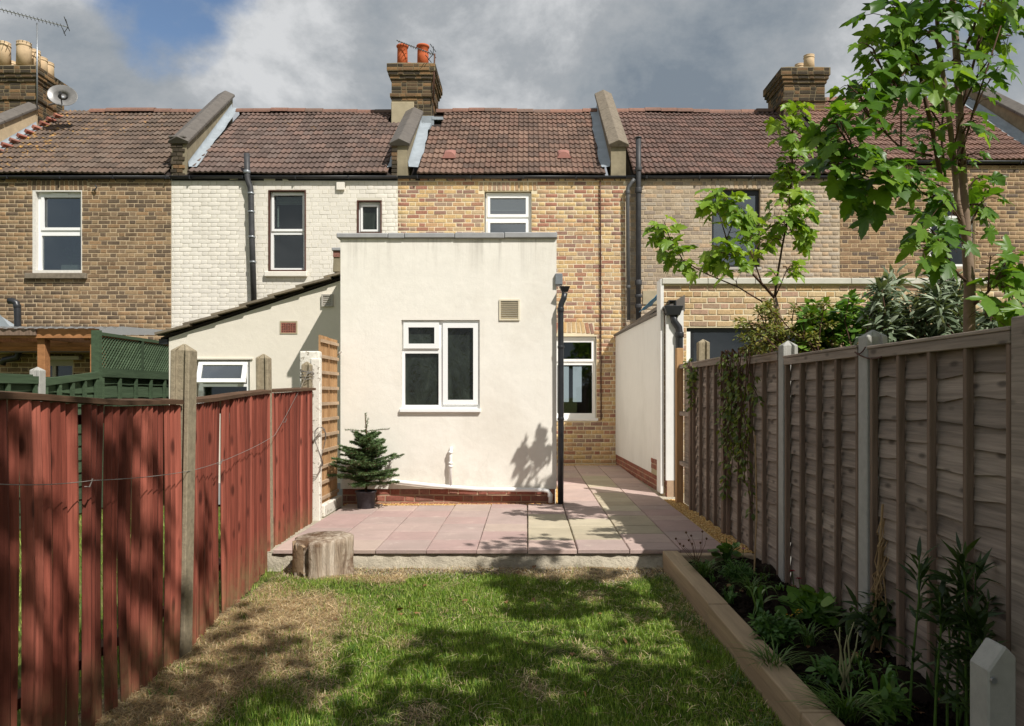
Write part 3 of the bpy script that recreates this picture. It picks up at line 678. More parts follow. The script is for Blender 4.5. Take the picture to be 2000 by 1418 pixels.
# ------------------------------------------------------------------ ground
YP, YX, YL, YD = 6.21, 8.80, 9.78, 9.7           # patio edge, extension front, lean-to front, right-hand extension front
ZL = -.15                                       # lawn level
gmat = NT('rough_grass_ground'); gmat.bump(gmat.noise(40, 5, .7), .6, .02)
gm = gmat.done(gmat.ramp(gmat.noise(3, 7, .7), [(.3, S(64, 74, 34)), (.5, S(92, 100, 48)), (.7, S(128, 118, 78))]), .95, .1)
g = MB(); g.add([(-300, -300, ZL - .03), (300, -300, ZL - .03), (300, 300, ZL - .03), (-300, 300, ZL - .03)], [(0, 1, 2, 3)])
tag(g.build('ground', gm), kind='structure')
def dryness(x, y):
    """0 = green turf, 1 = dead straw; the worn strip beside the red fence and the bare corner by the bed"""
    n = .5 + .25 * math.sin(x * 3.1 + y * 1.3) * math.cos(y * 2.3 - x) + .15 * math.sin(7.3 * x + 1) * math.sin(5.9 * y) + .1 * math.sin(15 * x + 3 * y)
    edge = -1.02 + .34 * math.sin(y * 1.7 + .6) - .12 * (y - 4) + .15 * math.sin(y * 4.1)
    if y < 3.6: edge -= (3.6 - y) * .8
    a = (edge - x) / .5 + (n - .5) * 1.5
    b = ((x - .88) / .28 + (n - .5) * 1.2) if y > 4.4 else (x - 1.05) / .1
    c = (y - 5.78 + .1 * math.sin(x * 4) + (.12 if x > .55 or x < -.9 else 0)) / .14 + (n - .5) * .9
    e = (math.sin(x * 6.1 + 2 + math.sin(y * 3)) * math.sin(y * 5.3 + 1 + math.sin(x * 4)) + .4 * math.sin(13 * x + 4 * y) - .62) * .7
    return max(0, min(1, max(a, b * .8, c, e)))
nx_, ny_ = 90, 130; xs_ = np.linspace(-1.95, 1.12, nx_); ys_ = np.linspace(.4, 6.24, ny_)
gv = np.array([(x, y, ZL + .012 * math.sin(3 * x + y) * math.cos(2.2 * y) + .008 * math.sin(9 * x) * math.sin(8 * y)) for y in ys_ for x in xs_])
gf = np.array([(j * nx_ + i, j * nx_ + i + 1, (j + 1) * nx_ + i + 1, (j + 1) * nx_ + i) for j in range(ny_ - 1) for i in range(nx_ - 1)])
dr = np.array([dryness(x, y) for x, y, z in gv])[:, None]
gc = np.array(S(70, 84, 38)) * (1 - dr) + np.array(S(128, 112, 86)) * dr
t = NT('lawn_soil'); a = t.new('ShaderNodeAttribute'); a.attribute_name = 'Col'
c = t.vary(a.outputs['Color'], .35, t.noise(22, 7, .75)); t.bump(t.noise(60, 5, .75), .9, .02); lm = t.done(c, .97, .1)
o = bpy.data.objects.new('lawn', mesh_np('lawn', gv, gf, lm, gc, True)); place(o); tag(o, kind='structure')

# ------------------------------------------------------------------ patio of stone slabs
ptm = NT('patio_bed_concrete'); c = ptm.vary(S(188, 178, 158), .22, ptm.noise(7, 7, .7)); c = ptm.mix(ptm.mapr(ptm.noise(2.5, 5, .7), .5, .7, 0, .6), c, S(146, 138, 124)); ptm.bump(ptm.noise(24, 6, .75), .9, .03)
pm = ptm.done(c, .95, .1)
pb = MB(); pb.box(-2.2, 1.64, YP + .03, YX + .1, -.4, -.034); pb.box(.3, 1.9, YX, 13.86, -.4, -.036); pb.box(1.6, 1.9, YP + .03, YX + .1, -.4, -.05)
n = 60; fr_ = []
patio = pb.build('patio', pm); tag(patio, kind='structure')
v = []; N_ = 80     # the rough face of the bed towards the lawn
for i in range(N_ + 1):
    x = -2.2 + 3.9 * i / N_
    for j in range(5):
        z = -.036 - .2 * j / 4; v.append((x, YP + .02 - (.0 if j < 1 else (.03 + .07 * (j / 4) ** 2) * (1 + .5 * math.sin(x * 5.3) * math.sin(x * 2.1 + j))) + R(-.014, .014), z))
b = MB(); b.add(v, [(5 * i + j, 5 * i + j + 1, 5 * i + j + 6, 5 * i + j + 5) for i in range(N_) for j in range(4)]); b.build('mortar_edge', pm, patio, True)
def slab_mat():
    t = NT('riven_sandstone'); pal = [S(178, 156, 148), S(170, 150, 143), S(186, 163, 153), S(172, 146, 140), S(180, 157, 148), S(178, 159, 147)]
    c = t.ramp(t.rnd(), [(i / 6, p) for i, p in enumerate(pal)], True); c = t.vary(c, .12, t.noise(3.5, 6, .7)); c = t.mix(t.mapr(t.noise(5, 4, .7), .6, .72, 0, .45), c, S(206, 190, 176))
    c = t.mix(t.mapr(t.noise(60, 3, .8), .60, .7, 0, .35), c, S(120, 100, 94)); c = t.mix(t.mapr(t.noise(1.6, 6, .7), .45, .7, 0, .45), c, S(150, 134, 126)); c = t.mix(t.mapr(t.noise(2.6, 7, .75, None, .5), .62, .66, 0, .4), c, S(214, 204, 194))
    t.bump(t.noise(8, 6, .65, None, .6), .3, .02); return t.done(c, .8, .25)
def slab_mat2():
    t = NT('buff_sandstone'); pal = [S(176, 165, 142), S(184, 173, 150), S(170, 158, 136), S(178, 167, 144)]
    c = t.ramp(t.rnd(), [(i / 4, p) for i, p in enumerate(pal)], True); c = t.vary(c, .14, t.noise(3.5, 6, .7)); c = t.mix(t.mapr(t.noise(5, 4, .7), .58, .72, 0, .4), c, S(206, 192, 160))
    t.bump(t.noise(8, 6, .65, None, .6), .3, .02); return t.done(c, .8, .25)
SM = [slab_mat(), slab_mat2()]
smesh = {}
def paving(x0, x1, y0, y1, k, tilt=.002):
    key = (round(x1 - x0, 2), round(y1 - y0, 2), k)
    if key not in smesh:
        a, b = key[0] / 2 - .004, key[1] / 2 - .004; c = .006; m = MB()
        lo = [(-a, -b), (a, -b), (a, b), (-a, b)]; r = random.Random(str(key))
        q = lambda s: [(x * s[0], y * s[1]) for x, y in lo]
        ring = [(x, y, -.034) for x, y in lo] + [(x + r.uniform(-.002, .002), y + r.uniform(-.002, .002), -.007) for x, y in lo] + [(x - math.copysign(c, x), y - math.copysign(c, y), 0) for x, y in lo]
        m.add(ring, [(0, 1, 5, 4), (1, 2, 6, 5), (2, 3, 7, 6), (3, 0, 4, 7), (4, 5, 9, 8), (5, 6, 10, 9), (6, 7, 11, 10), (7, 4, 8, 11), (8, 9, 10, 11)]); smesh[key] = m.mesh('paving_slab', SM[k])
    o = bpy.data.objects.new('paving_slab', smesh[key]); place(o, patio, ((x0 + x1) / 2, (y0 + y1) / 2, R(-.002, .002)), (R(-tilt, tilt), R(-tilt, tilt), 0))
G = .41; cols_x = [-2.05, -1.63, -1.22, -.81, -.405, .005, .41, .83, 1.24, 1.63]
buff = {(5, 1), (5, 2), (6, 1), (6, 2), (6, 3), (5, 3)}
for i in range(9):
    y = YP - .02; j = 0
    off = .0
    while y < 13.5:
        if i < 6 and y > YX - .16: break
        h = G if (i * 3 + j * 7) % 11 else .61
        if i >= 6: h = [.41, .3, .41, .41, .61, .3][(j + i) % 6]
        y1 = min(y + h, (YX - .06) if i < 6 else 13.55)
        k = 1 if (i, j) in buff or (i == 7 and 2 <= j <= 13 and j % 5 != 4) else 0
        if y1 - y > .1: paving(cols_x[i], cols_x[i + 1], y, y1, k)
        y += h; j += 1

# ------------------------------------------------------------------ white extension in the middle
ext = thing('rear_extension', 'cream white rendered flat-roofed extension with two-light window in the middle', 'extension', (-.9, YX, 0))
ex0, ex1 = PX(665, YX), PX(1087, YX); ez1 = PZ(466, YX)
def xx(px): return PX(px, YX)
def xz(py): return PZ(py, YX)
wo = (xx(784), xx(937), xz(800), xz(625))
b = MB().slab(ex0, ex1, .165, ez1, [wo], YX, YX + .25); b.box(ex0, ex0 + .2, YX + .25, YW - .02, -.05, ez1); b.box(ex1 - .2, ex1, YX + .25, YW - .02, -.05, ez1); b.box(ex0 + .2, ex1 - .2, YX + .25, YW - .02, ez1 - .25, ez1 - .2)
ew = b.build('wall', M['render'], ext)
pl = MB().box(ex0 + .015, ex1 - .015, YX + .03, YX + .24, -.03, .164).build('plinth', M['mortR'], ext)
emit(rows(Vector((0, YX + .03, 0)), Vector((1, 0, 0)), Vector((0, -1, 0)), ex0 + .015, ex1 - .015, -.06, .164, (), .075), pl, M['brickR'], 300)
fr = window(ext, wo[0] + .003, wo[1] - .003, wo[2] + .01, wo[3] - .003, YX + .035, [(xx(797), xx(848), xz(671), xz(639), 1), (xx(792), xx(854), xz(789), xz(692)), (xx(874), xx(924), xz(781), xz(640), 1)], M['upvc'], M['obscure'], .055, .08)
MB().box(xx(781), xx(939), YX - .035, YX + .06, xz(805), xz(798)).build('sill', M['upvc'], fr, bevel=.004)
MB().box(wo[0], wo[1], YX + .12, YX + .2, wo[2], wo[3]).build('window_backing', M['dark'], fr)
x = ex0 - .04; i = 0
for x1 in (xx(758), xx(790), xx(888), xx(985), ex1 + .01):
    MB().box(x + .002, x1 - .002, YX - .035, YX + .3, ez1 + .002 - .004 * (i % 2), ez1 + .058 + .012 * (x + 2) / 2.4).build('coping_slab', M['coping_g'], ext, bevel=.008); x = x1; i += 1
MB().box(ex0 - .04, ex0 + .25, YX + .302, YW - .03, ez1 + .002, ez1 + .055).build('coping_slab', M['coping_g'], ext, bevel=.008)
MB().box(ex1 - .25, ex1 + .01, YX + .302, YW - .03, ez1 + .002, ez1 + .055).build('coping_slab', M['coping_g'], ext, bevel=.008)
vf = MB().slab(xx(975), xx(1015), xz(626), xz(585), [(xx(978), xx(1012), xz(623), xz(588))], YX - .014, YX + .002).build('louvre_vent', M['vent'], ext, bevel=.002)
for i in range(9):
    z = xz(621.5 - i * 3.7); MB().obox((xx(995), YX - .006, z), (xx(1012) - xx(995), 0, 0), (0, .005, -.006), (0, .0012, .001)).build('slat', M['vent'], vf)
MB().box(xx(978), xx(1012), YX - .001, YX + .001, xz(623), xz(588)).build('grille_backing', M['upvc_dull'], vf)
MB().tube([(xx(663), YX - .0, xz(692)), (xx(661), YX - .04, xz(694)), (xx(669), YX - .06, xz(687))], .012, 8).build('overflow_pipe', M['upvc_dull'], ext, True)

# ------------------------------------------------------------------ cream lean-to on the left
lt = thing('lean_to', 'cream rendered lean-to with sloping tiled verge left of the white extension', 'extension', (-3.4, YL, ZL))
lx0, lx1 = PX(330, YL), ex0 - .002
def lx(px): return PX(px, YL)
def lz(py): return PZ(py, YL)
zl0, zl1 = lz(660), lz(536)
wl = (lx(383), lx(488), lz(800), lz(703))
b = MB().slab(lx0, lx1, ZL, zl0, [wl], YL, YL + .22)
b.add([(lx0, YL, zl0), (lx1, YL, zl0), (lx1, YL, zl1), (lx0, YL + .22, zl0), (lx1, YL + .22, zl0), (lx1, YL + .22, zl1)], [(0, 1, 2), (5, 4, 3), (0, 2, 5, 3), (1, 4, 5, 2)])
b.box(lx0, lx0 + .2, YL + .22, YW - .02, ZL, zl0 - .05); b.build('wall', M['render_cream'], lt)
MB().box(lx0 - .01, lx1, YL - .03, YL + .01, ZL, .12).build('plinth', M['coping_g'], lt)
room(lt, *wl, YL + .24)
fr = window(lt, wl[0] + .01, wl[1] - .01, wl[2] + .01, wl[3] - .01, YL + .04, [(lx(394), lx(478), lz(748), lz(713)), (lx(396), lx(478), lz(798), lz(757))], M['upvc'], M['glass'], .04)
top = Vector((0, YL + .01, lz(708))); h = top.z - lz(748); tl = rad(20)   # the top-hung light stands open
cz = Vector((0, -math.sin(tl), -math.cos(tl))); ux = Vector((1, 0, 0)); nrm = Vector((0, -math.cos(tl), math.sin(tl)))
def oq(x0, x1, a, c, mat, nm, th=.02, par=None):
    p = top + ux * ((x0 + x1) / 2) + cz * ((a + c) / 2) * h; return MB().obox(p, ux * (x1 - x0) / 2, nrm * th, cz * (c - a) / 2 * h).build(nm, mat, par or fr, bevel=.004)
sashp = oq(lx(388), lx(484), 0, .16, M['upvc'], 'open_sash')
oq(lx(388), lx(484), .86, 1.06, M['upvc'], 'sash_rail'); oq(lx(388), lx(397), .161, .859, M['upvc'], 'sash_rail'); oq(lx(475), lx(484), .161, .859, M['upvc'], 'sash_rail')
oq(lx(397), lx(475), .17, .85, M['glass_sky'], 'sash_pane', .004)
MB().box(wl[0] - .02, wl[1] + .04, YL - .02, YL + .02, lz(702), lz(699)).build('drip_mould', M['render_cream'], fr)
# lean-to roof: courses of big tiles seen at the verge
sl = Vector((lx1 - lx0, 0, zl1 - zl0)); nv = 7; d = sl.normalized(); up = Vector((-d.z, 0, d.x))
lroof = MB().hexa([(lx0 - .1, YL - .01, zl0 - .02), (lx1, YL - .01, zl1 + .02), (lx1, YW - .03, zl1 + .02), (lx0 - .1, YW - .03, zl0 - .02), (lx0 - .1, YL - .01, zl0 + .005), (lx1, YL - .01, zl1 + .045), (lx1, YW - .03, zl1 + .045), (lx0 - .1, YW - .03, zl0 + .005)]).build('roof', M['underlay'], lt)
tm = tile_mat('brown_grey_lean_to_tile', [S(134, 116, 92), S(120, 104, 84), S(142, 122, 96)], .5)
for i in range(nv):
    for j in range(10):
        a = Vector((lx0 - .09, YL - .09 + j * .42, zl0 + .03)) + sl * (i / nv) * 1.03
        p = a + sl * .5 / nv + Vector((0, .208, 0)) + up * .018
        MB().obox(p, d * (sl.length / nv / 2 + .045) + up * -.016, Vector((0, .207, 0)), up * (.014)).build('roof_tile', tm, lroof)
vb = MB().slab(lx(629), lx(651), lz(599), lz(575), [(lx(632), lx(648), lz(596), lz(578))], YL - .03, YL + .002).build('square_vent', M['upvc_dull'], lt)
for i in range(4): MB().box(lx(632), lx(648), YL - .02, YL - .012, lz(595 - i * 4.4), lz(592.4 - i * 4.4)).build('slat', M['upvc_dull'], vb)
ab = MB().slab(lx(547), lx(581), lz(652), lz(627), [(lx(549.2), lx(578.5), lz(650), lz(630))], YL - .008, YL + .002).build('air_brick', M['render_patch'], lt)
hs = [(lx(551.3 + i * 3.4), lx(553.2 + i * 3.4), lz(634.5 + j * 3.6), lz(632.5 + j * 3.6)) for i in range(8) for j in range(5)]
MB().slab(lx(549.2), lx(578.5), lz(650), lz(630), hs, YL - .006, YL + .004).build('terracotta_grid', M['brickR'], ab)
MB().box(lx(549.2), lx(578.5), YL - .001, YL + .003, lz(650), lz(630)).build('grid_backing', M['dark'], ab)
st = MB().prism([(lx(651), YL - .03, lz(531)), (lx(666) , YL - .03, lz(531)), (lx(666), YL - .03, lz(492)), (lx(653), YL - .03, lz(495))], (0, .25, 0)).build('parapet_stub', M['render_old'], lt)
MB().box(lx(650), ex0 - .001, YL - .06, YL + .25, lz(491), lz(485)).build('coping_slab', M['coping_g'], st, bevel=.006)
MB().box(lx(652), lx(665), YL - .04, YL + .2, lz(503), lz(491.5)).build('brick_end', M['brickR'], st)
MB().box(lx0 - .13, lx0 - .02, YL + .0, YL + .12, lz(672), lz(662)).build('gutter_end', M['blackp'], lt)

# ------------------------------------------------------------------ boundary wall on the right of the side passage
bw = thing('boundary_wall', 'off-white rendered boundary wall with sloped coping along the side passage', 'wall', (1.67, 11.7, 0))
A, Bp = Vector((1.60, 13.86, 0)), Vector((1.745, 9.62, 0)); nrmw = Vector((-1, -.034, 0)).normalized()
def wpt(f, z, o=0.): p = A.lerp(Bp, f); return Vector((p.x, p.y, z)) + nrmw * o
b = MB(); T = .22
b.hexa([wpt(0, .17), wpt(1, .17), wpt(1, .17, -T), wpt(0, .17, -T), wpt(0, 2.30), wpt(1, 2.30), wpt(1, 2.30, -T), wpt(0, 2.30, -T)]); wf = b.build('wall', M['render_grey'], bw)
cs = 5
for i in range(cs):
    f0, f1 = i / cs + .002, (i + 1) / cs - .002; v = []
    for f in (f0, f1): v += [wpt(f, 2.295, .035), wpt(f, 2.32, .045), wpt(f, 2.50, -T - .02), wpt(f, 2.29, -T - .02)]
    m = MB(); m.add(v, [(0, 1, 2, 3), (7, 6, 5, 4)] + [(k, 4 + k, 4 + (k + 1) % 4, (k + 1) % 4) for k in range(4)]); m.build('coping_slab', M['slate'], bw, bevel=.006)
pb2 = MB(); pb2.hexa([wpt(0, -.05, -.012), wpt(1, -.05, -.012), wpt(1, -.05, -T), wpt(0, -.05, -T), wpt(0, .17, -.012), wpt(1, .17, -.012), wpt(1, .17, -T), wpt(0, .17, -T)])
pl = pb2.build('plinth', M['mortR'], bw); ud = (Bp - A).normalized(); ln = (Bp - A).length
emit(rows(A + nrmw * -.012, ud, nrmw, 0, ln, -.05, .17), pl, M['brickR'], 300)
# patch of bare bricks by the near end
fp = .78; pb3 = MB(); pb3.hexa([wpt(fp, .17, .003), wpt(fp + .11, .17, .003), wpt(fp + .11, .17, -.05), wpt(fp, .17, -.05), wpt(fp, .36, .003), wpt(fp + .11, .36, .003), wpt(fp + .11, .36, -.05), wpt(fp, .36, -.05)])
q = pb3.build('bare_patch', M['mortR'], bw)
emit(rows(A + nrmw * .004, ud, nrmw, ln * fp, ln * (fp + .11), .235, .36), q, M['brickR'], 40)
MB().hexa([wpt(fp + .005, .17, .006), wpt(fp + .105, .17, .006), wpt(fp + .105, .17, .0), wpt(fp + .005, .17, .0), wpt(fp + .005, .25, .006), wpt(fp + .105, .25, .006), wpt(fp + .105, .25, .0), wpt(fp + .005, .25, .0)]).build('cement_patch', M['render_patch'], q)

# ------------------------------------------------------------------ brick extension on the right
xt = thing('rear_extension', 'yellow brick extension with pale coping behind the right-hand fence', 'extension', (4.2, YD, 0))
def dx(px): return PX(px, YD)
def dz_(py): return PZ(py, YD)
wdx = (dx(1341), dx(1640), dz_(760), dz_(640))
xw = brick_wall(xt, 'wall', M['brickF'], M['mortC'], dx(1296), dx(2080), ZL, dz_(556), [wdx], YD, bz0=.0, focus=[(1420, 600), (1310, 700)])
MB().box(dx(2080) - .2, dx(2080), YD + .24, YW - .03, ZL, dz_(556)).build('side_wall', M['render_grey'], xt)
MB().box(dx(1296) + .02, dx(2080) - .2, YD + .24, YW - .03, dz_(556) - .25, dz_(556) - .2).build('flat_roof', M['slate'], xt)
MB().box(dx(1289.5), dx(1295.5), YD - .03, YD + .25, 0, dz_(545)).build('render_return', M['render_grey'], xt)
x = dx(1292); i = 0
for px in (1381, 1473, 1568, 1660, 1750, 1840, 1930, 2085):
    MB().box(x + .002, dx(px) - .002, YD - .045, YD + .3, dz_(556) + .002, dz_(544) + .002 * (i % 2)).build('coping_slab', M['coping_w'], xt, bevel=.007); x = dx(px); i += 1
fr = window(xt, wdx[0] + .03, wdx[1], wdx[2] + .02, wdx[3] - .005, YD + .04, [(dx(1358), dx(1620), dz_(750), dz_(650))], M['blackf'], M['glass'], .05)
MB().box(wdx[0], wdx[0] + .05, YD + .012, YD + .038, wdx[2], wdx[3] - .05).build('reveal', M['upvc'], fr); room(xt, *wdx, YD + .26, 2.4, .03)

# ------------------------------------------------------------------ drains and pipes, each a thing of its own
def pipe(name, label, pts, r, mat, collars=(), cat='pipe', cr=1.25, n=12, clips=None):
    t = thing(name, label, cat, (pts[-1][0], pts[-1][1], min(p[2] for p in pts)))
    MB().tube(pts, r, n).build('pipe', mat, t, True)
    for c, d, hgt in collars:
        c, d = Vector(c), Vector(d).normalized(); MB().tube([c - d * hgt / 2, c - d * hgt * .4, c + d * hgt * .4, c + d * hgt / 2], [r * cr * .96, r * cr, r * cr, r * cr * .96], n).build('collar', clips or mat, t, True)
    return t
yp = YW - .09
pipe('soil_pipe', 'leaning black soil pipe with metal clips on the cream painted wall', [P(482, 300, yp), P(483, 345, yp), P(484, 352, yp), P(489, 366, yp), P(490, 375, yp), P(492, 460, yp), P(496, 590, yp)], .052, M['iron'],
     [(P(482.5, 336, yp), (0, 0, 1), .05), (P(490, 378, yp), (0, 0, 1), .03), (P(490.8, 414, yp), (0, 0, 1), .03), (P(492, 463, yp), (0, 0, 1), .03), (P(494, 512, yp), (0, 0, 1), .03)], clips=M['galv'])
pipe('conduit', 'thin dark cable conduit running down the yellow brick wall', [P(1162, 350, YW - .03), P(1172, 351, YW - .03), P(1173, 440, YW - .03), P(1174, 820, YW - .03)], .011, M['brownf'], [(P(1173.5, 498, YW - .03), (0, 0, 1), .03)], 'conduit', 1.5, 8)
pipe('downpipe', 'dark grey rainwater downpipe left of the taller soil stack', [P(1239, 350, yp), P(1234, 356, yp), P(1227, 366, yp), P(1226, 375, yp), P(1227.5, 625, yp)], .034, M['greyp'], [(P(1226, 376, yp), (0, 0, 1), .06), (P(1227, 560, yp), (0, 0, 1), .05)], 'pipe')
pipe('soil_pipe', 'tall iron soil stack rising past the gutter between yellow and buff houses', [P(1247, 268, yp), P(1247, 340, yp), P(1247, 625, yp)], .048, M['iron'],
     [(P(1247, 269, yp), (0, 0, 1), .02), (P(1247, 330, yp), (0, 0, 1), .08), (P(1247, 372, yp), (0, 0, 1), .09), (P(1247, 552, yp), (0, 0, 1), .09), (P(1247, 578, yp), (0, 0, 1), .05), (P(1247, 598, yp), (0, 0, 1), .07)], 'pipe', 1.3)
yq = YX - .06
t = pipe('downpipe', 'black plastic downpipe with hopper at the right corner of the white extension', [P(1103, 572, yq), P(1101, 583, yq), P(1096, 594, yq), P(1095, 602, yq), P(1095.5, 800, yq), P(1095, 984, yq)], .033, M['blackp'], [(P(1095, 605, yq), (0, 0, 1), .05), (P(1095.3, 678, yq), (0, 0, 1), .03), (P(1095.3, 818, yq), (0, 0, 1), .03)], 'pipe', 1.18)
hp = P(1103, 560, yq); m = MB(); m.hexa([hp + Vector(v) for v in ((-.035, -.035, -.06), (.035, -.035, -.06), (.035, .035, -.06), (-.035, .035, -.06), (-.06, -.06, 0), (.06, -.06, 0), (.06, .06, 0), (-.06, .06, 0))]); m.build('hopper', M['blackp'], t, bevel=.004)
m = MB().box(PX(1084, yq), PX(1099, yq), yq + .02, YX + .1, PZ(556, yq), PZ(533, yq)); tag(m.build('junction_box', M['galv'], None, bevel=.01), 'small grey metal box above the black hopper on the extension corner', 'box')
yq2 = YD - .09
t = pipe('downpipe', 'black downpipe with square hopper on the yellow brick extension', [P(1315, 612, yq2), P(1317, 628, yq2), P(1326, 640, yq2), P(1327, 650, yq2), P(1327, 990, yq2)], .045, M['blackp'], [(P(1327, 654, yq2), (0, 0, 1), .06)], 'pipe')
hp = P(1314, 601, yq2); m = MB(); m.hexa([hp + Vector(v) for v in ((-.08, -.06, -.1), (.08, -.06, -.1), (.08, .06, -.1), (-.08, .06, -.1), (-.12, -.08, .02), (.12, -.08, .02), (.12, .08, .02), (-.12, .08, .02))]); m.build('hopper', M['blackp'], t, bevel=.006)
m = MB().slab(PX(1306, yq2), PX(1321, yq2), PZ(602, yq2), PZ(586, yq2), [(PX(1308, yq2), PX(1319, yq2), PZ(601, yq2), PZ(588, yq2))], yq2, YD); m.build('outlet', M['blackp'], t)
# white waste pipe along the foot of the extension
yw_ = YX - .05
t = pipe('waste_pipe', 'white plastic waste pipe along the foot of the white extension', [P(764, 940, YX + .06), P(768, 940, yw_ + .01), P(776, 941, yw_), P(850, 949, yw_), P(930, 955, yw_), P(1060, 957, yw_), P(1070, 959, yw_), P(1075, 966, yw_), P(1075, 982, yw_)], .024, M['whitep'], [(P(1074.5, 968, yw_), (0, 0, 1), .03)], 'pipe', 1.2)
MB().tube([P(880, 950, yw_), P(880, 890, yw_), P(881, 876, yw_), P(882, 874, YX + .05)], .018, 10).build('branch_pipe', M['whitep'], t, True)
for py in (886, 907, 913): MB().tube([P(880, py, yw_), P(880, py - 5, yw_)], .024, 10).build('collar', M['whitep'], t, True)
# blue sheet behind the boundary wall
b = MB(); v = []
for i in range(7):
    for j in range(5): v.append((1.84 + .05 * j, 11.1 + .25 * i, 2.66 + .03 * j - .01 * i + R(-.02, .02)))
b.add(v, [(5 * i + j, 5 * i + j + 1, 5 * i + j + 6, 5 * i + j + 5) for i in range(6) for j in range(4)])
tp = b.build('tarpaulin', plain('blue_tarpaulin', S(60, 150, 196), .5, .4, .1, 12, .3, 30), None, True); md = tp.modifiers.new('th', 'SOLIDIFY'); md.thickness = .01; tag(tp, 'blue plastic sheet peeping over the boundary wall coping', 'tarpaulin')

# ------------------------------------------------------------------ aerials and dish
def aerial(label, mast, boom, mat, n=14, el=.1):
    t = thing('television_aerial', label, 'aerial', mast[0]); MB().tube(mast, .016, 8).build('mast', mat, t, True)
    a, b = map(Vector, boom); MB().tube([a, b], .011, 6).build('boom', M['galv'], t)
    d = (b - a).normalized(); s = d.cross(Vector((0, 0, 1))).normalized()
    for i in range(n):
        p = a.lerp(b, (i + .5) / n * .93); MB().tube([p - s * el - Vector((0, 0, .012)), p, p + s * el - Vector((0, 0, .012))], .006, 5).build('element', M['iron'], t)
    u = s.cross(d)
    for k in (-1, 0, 1): MB().tube([b + u * .12 * k - s * .18 - d * .06 * abs(k), b + u * .12 * k + s * .18 - d * .06 * abs(k)], .008, 5).build('reflector', M['iron'], t)
    MB().tube([b + u * .15 - d * .06, b, b - u * .15 - d * .06], .008, 5).build('reflector_stay', M['iron'], t)
    return t
y = 15.72
aerial('long television aerial on a steel mast at the far left chimney', [P(72.5, 215, y), P(72.5, 45, y)], (P(-14, 14, y - .3), P(133, 53, y + .2)), M['galv'], 18)
aerial('small television aerial on a rusty mast at the middle chimney', [P(846, 195, 16.0), P(849, 105, 16.0)], (P(775, 79, 16.15), P(846, 106, 15.98)), plain('rusty_mast', S(92, 66, 54), .8, .2, .3, 20, .3), 14, .07)
dsh = thing('satellite_dish', 'grey satellite dish on the far left chimney', 'dish', P(100, 200, 15.9))
c = P(122, 186, 15.4); ax = Vector((.35, -.85, .25)).normalized(); a = ax.cross(Vector((0, 0, 1))).normalized(); b2 = ax.cross(a)
v = [tuple(c - ax * .06)]; fcs = []
for r_, dpt in ((.09, -.052), (.18, -.03), (.265, .0), (.275, .0), (.27, -.012)):
    for k in range(28):
        q = 2 * math.pi * k / 28; v.append(tuple(c + ax * dpt + (a * math.cos(q) * .98 + b2 * math.sin(q) * .86) * r_))
fcs += [(0, 1 + k, 1 + (k + 1) % 28) for k in range(28)]
for r_ in range(4): fcs += [(1 + r_ * 28 + k, 1 + r_ * 28 + (k + 1) % 28, 1 + (r_ + 1) * 28 + (k + 1) % 28, 1 + (r_ + 1) * 28 + k) for k in range(28)]
m = MB(); m.add(v, fcs); m.build('reflector', plain('grey_dish_paint', S(116, 114, 112), .35, .5, .3, 6, 0), dsh, True)
MB().tube([c - b2 * -.2, c + ax * .25 + b2 * .12], .011, 6).build('arm', M['iron'], dsh); MB().tube([c + ax * .25 + b2 * .12, c + ax * .19 + b2 * .09], .028, 10).build('receiver', M['iron'], dsh)
MB().tube([c - ax * .05, c - ax * .2, P(96, 205, 15.95)], .02, 8).build('bracket', M['galv'], dsh)
tag(MB().tube([P(180, 372, YW - .02), P(186, 370, YW - .06), P(189, 366, YW - .07), P(186, 362, YW - .05)], .012, 6).build('wall_hook', M['iron']), 'small rusted iron hook on the far left brick wall', 'hook')

# ================================================================== OBJECTS IN THE GARDEN
M['redwood'] = wood_mat('red_stained_slat', [S(102, 54, 44), S(136, 72, 58), S(160, 92, 76)], (90, 90, 3.0), (13, 13, 4.5), .34, .8, (-.16, .22, S(124, 104, 74)))
M['capwood'] = wood_mat('dark_mossy_cap', [S(84, 66, 50), S(92, 70, 54)], (30, 4, 40), None, .35, .9)
M['fencewood'] = wood_mat('weathered_fence_board', [S(144, 131, 120), S(157, 143, 131), S(132, 119, 109)], (30, 2.2, 55), (5, 5, 14), .36, .9)
M['battenwood'] = wood_mat('dark_fence_batten', [S(116, 99, 86), S(126, 107, 93)], (50, 50, 3), None, .3, .9)
M['greenwood'] = wood_mat('green_stained_board', [S(66, 82, 62), S(76, 92, 70), S(60, 74, 56)], (30, 3, 55), None, .25, .8)
M['trelwood'] = wood_mat('orange_brown_lath', [S(176, 138, 98), S(184, 146, 106), S(164, 126, 88)], (50, 50, 4), None, .2, .85)
M['lathgrey'] = wood_mat('pale_weathered_lath', [S(168, 146, 122), S(178, 154, 128)], (50, 6, 50), None, .2, .9)
M['sleeper'] = wood_mat('new_oak_sleeper', [S(172, 150, 122), S(164, 142, 116), S(178, 156, 130)], (22, 1.6, 40), None, .2, .85)
M['pergwood'] = wood_mat('pergola_timber', [S(172, 122, 80), S(156, 110, 74), S(140, 108, 82)], (8, 30, 30), None, .25, .85)
M['soil'] = (lambda t: (t.bump(t.noise(35, 7, .8), 1.0, .03), t.done(t.ramp(t.noise(14, 7, .75), [(.3, S(26, 20, 16)), (.55, S(44, 34, 27)), (.75, S(70, 56, 44))]), .97, .1))[1])(NT('dark_bed_soil'))
M['whitepaint'] = (lambda t: (t.bump(t.noise(40, 5, .7), .6, .01), t.done(t.mix(t.mapr(t.noise(26, 6, .75), .56, .62), S(226, 220, 208), S(150, 140, 124)), .8, .2))[1])(NT('flaking_white_paint'))
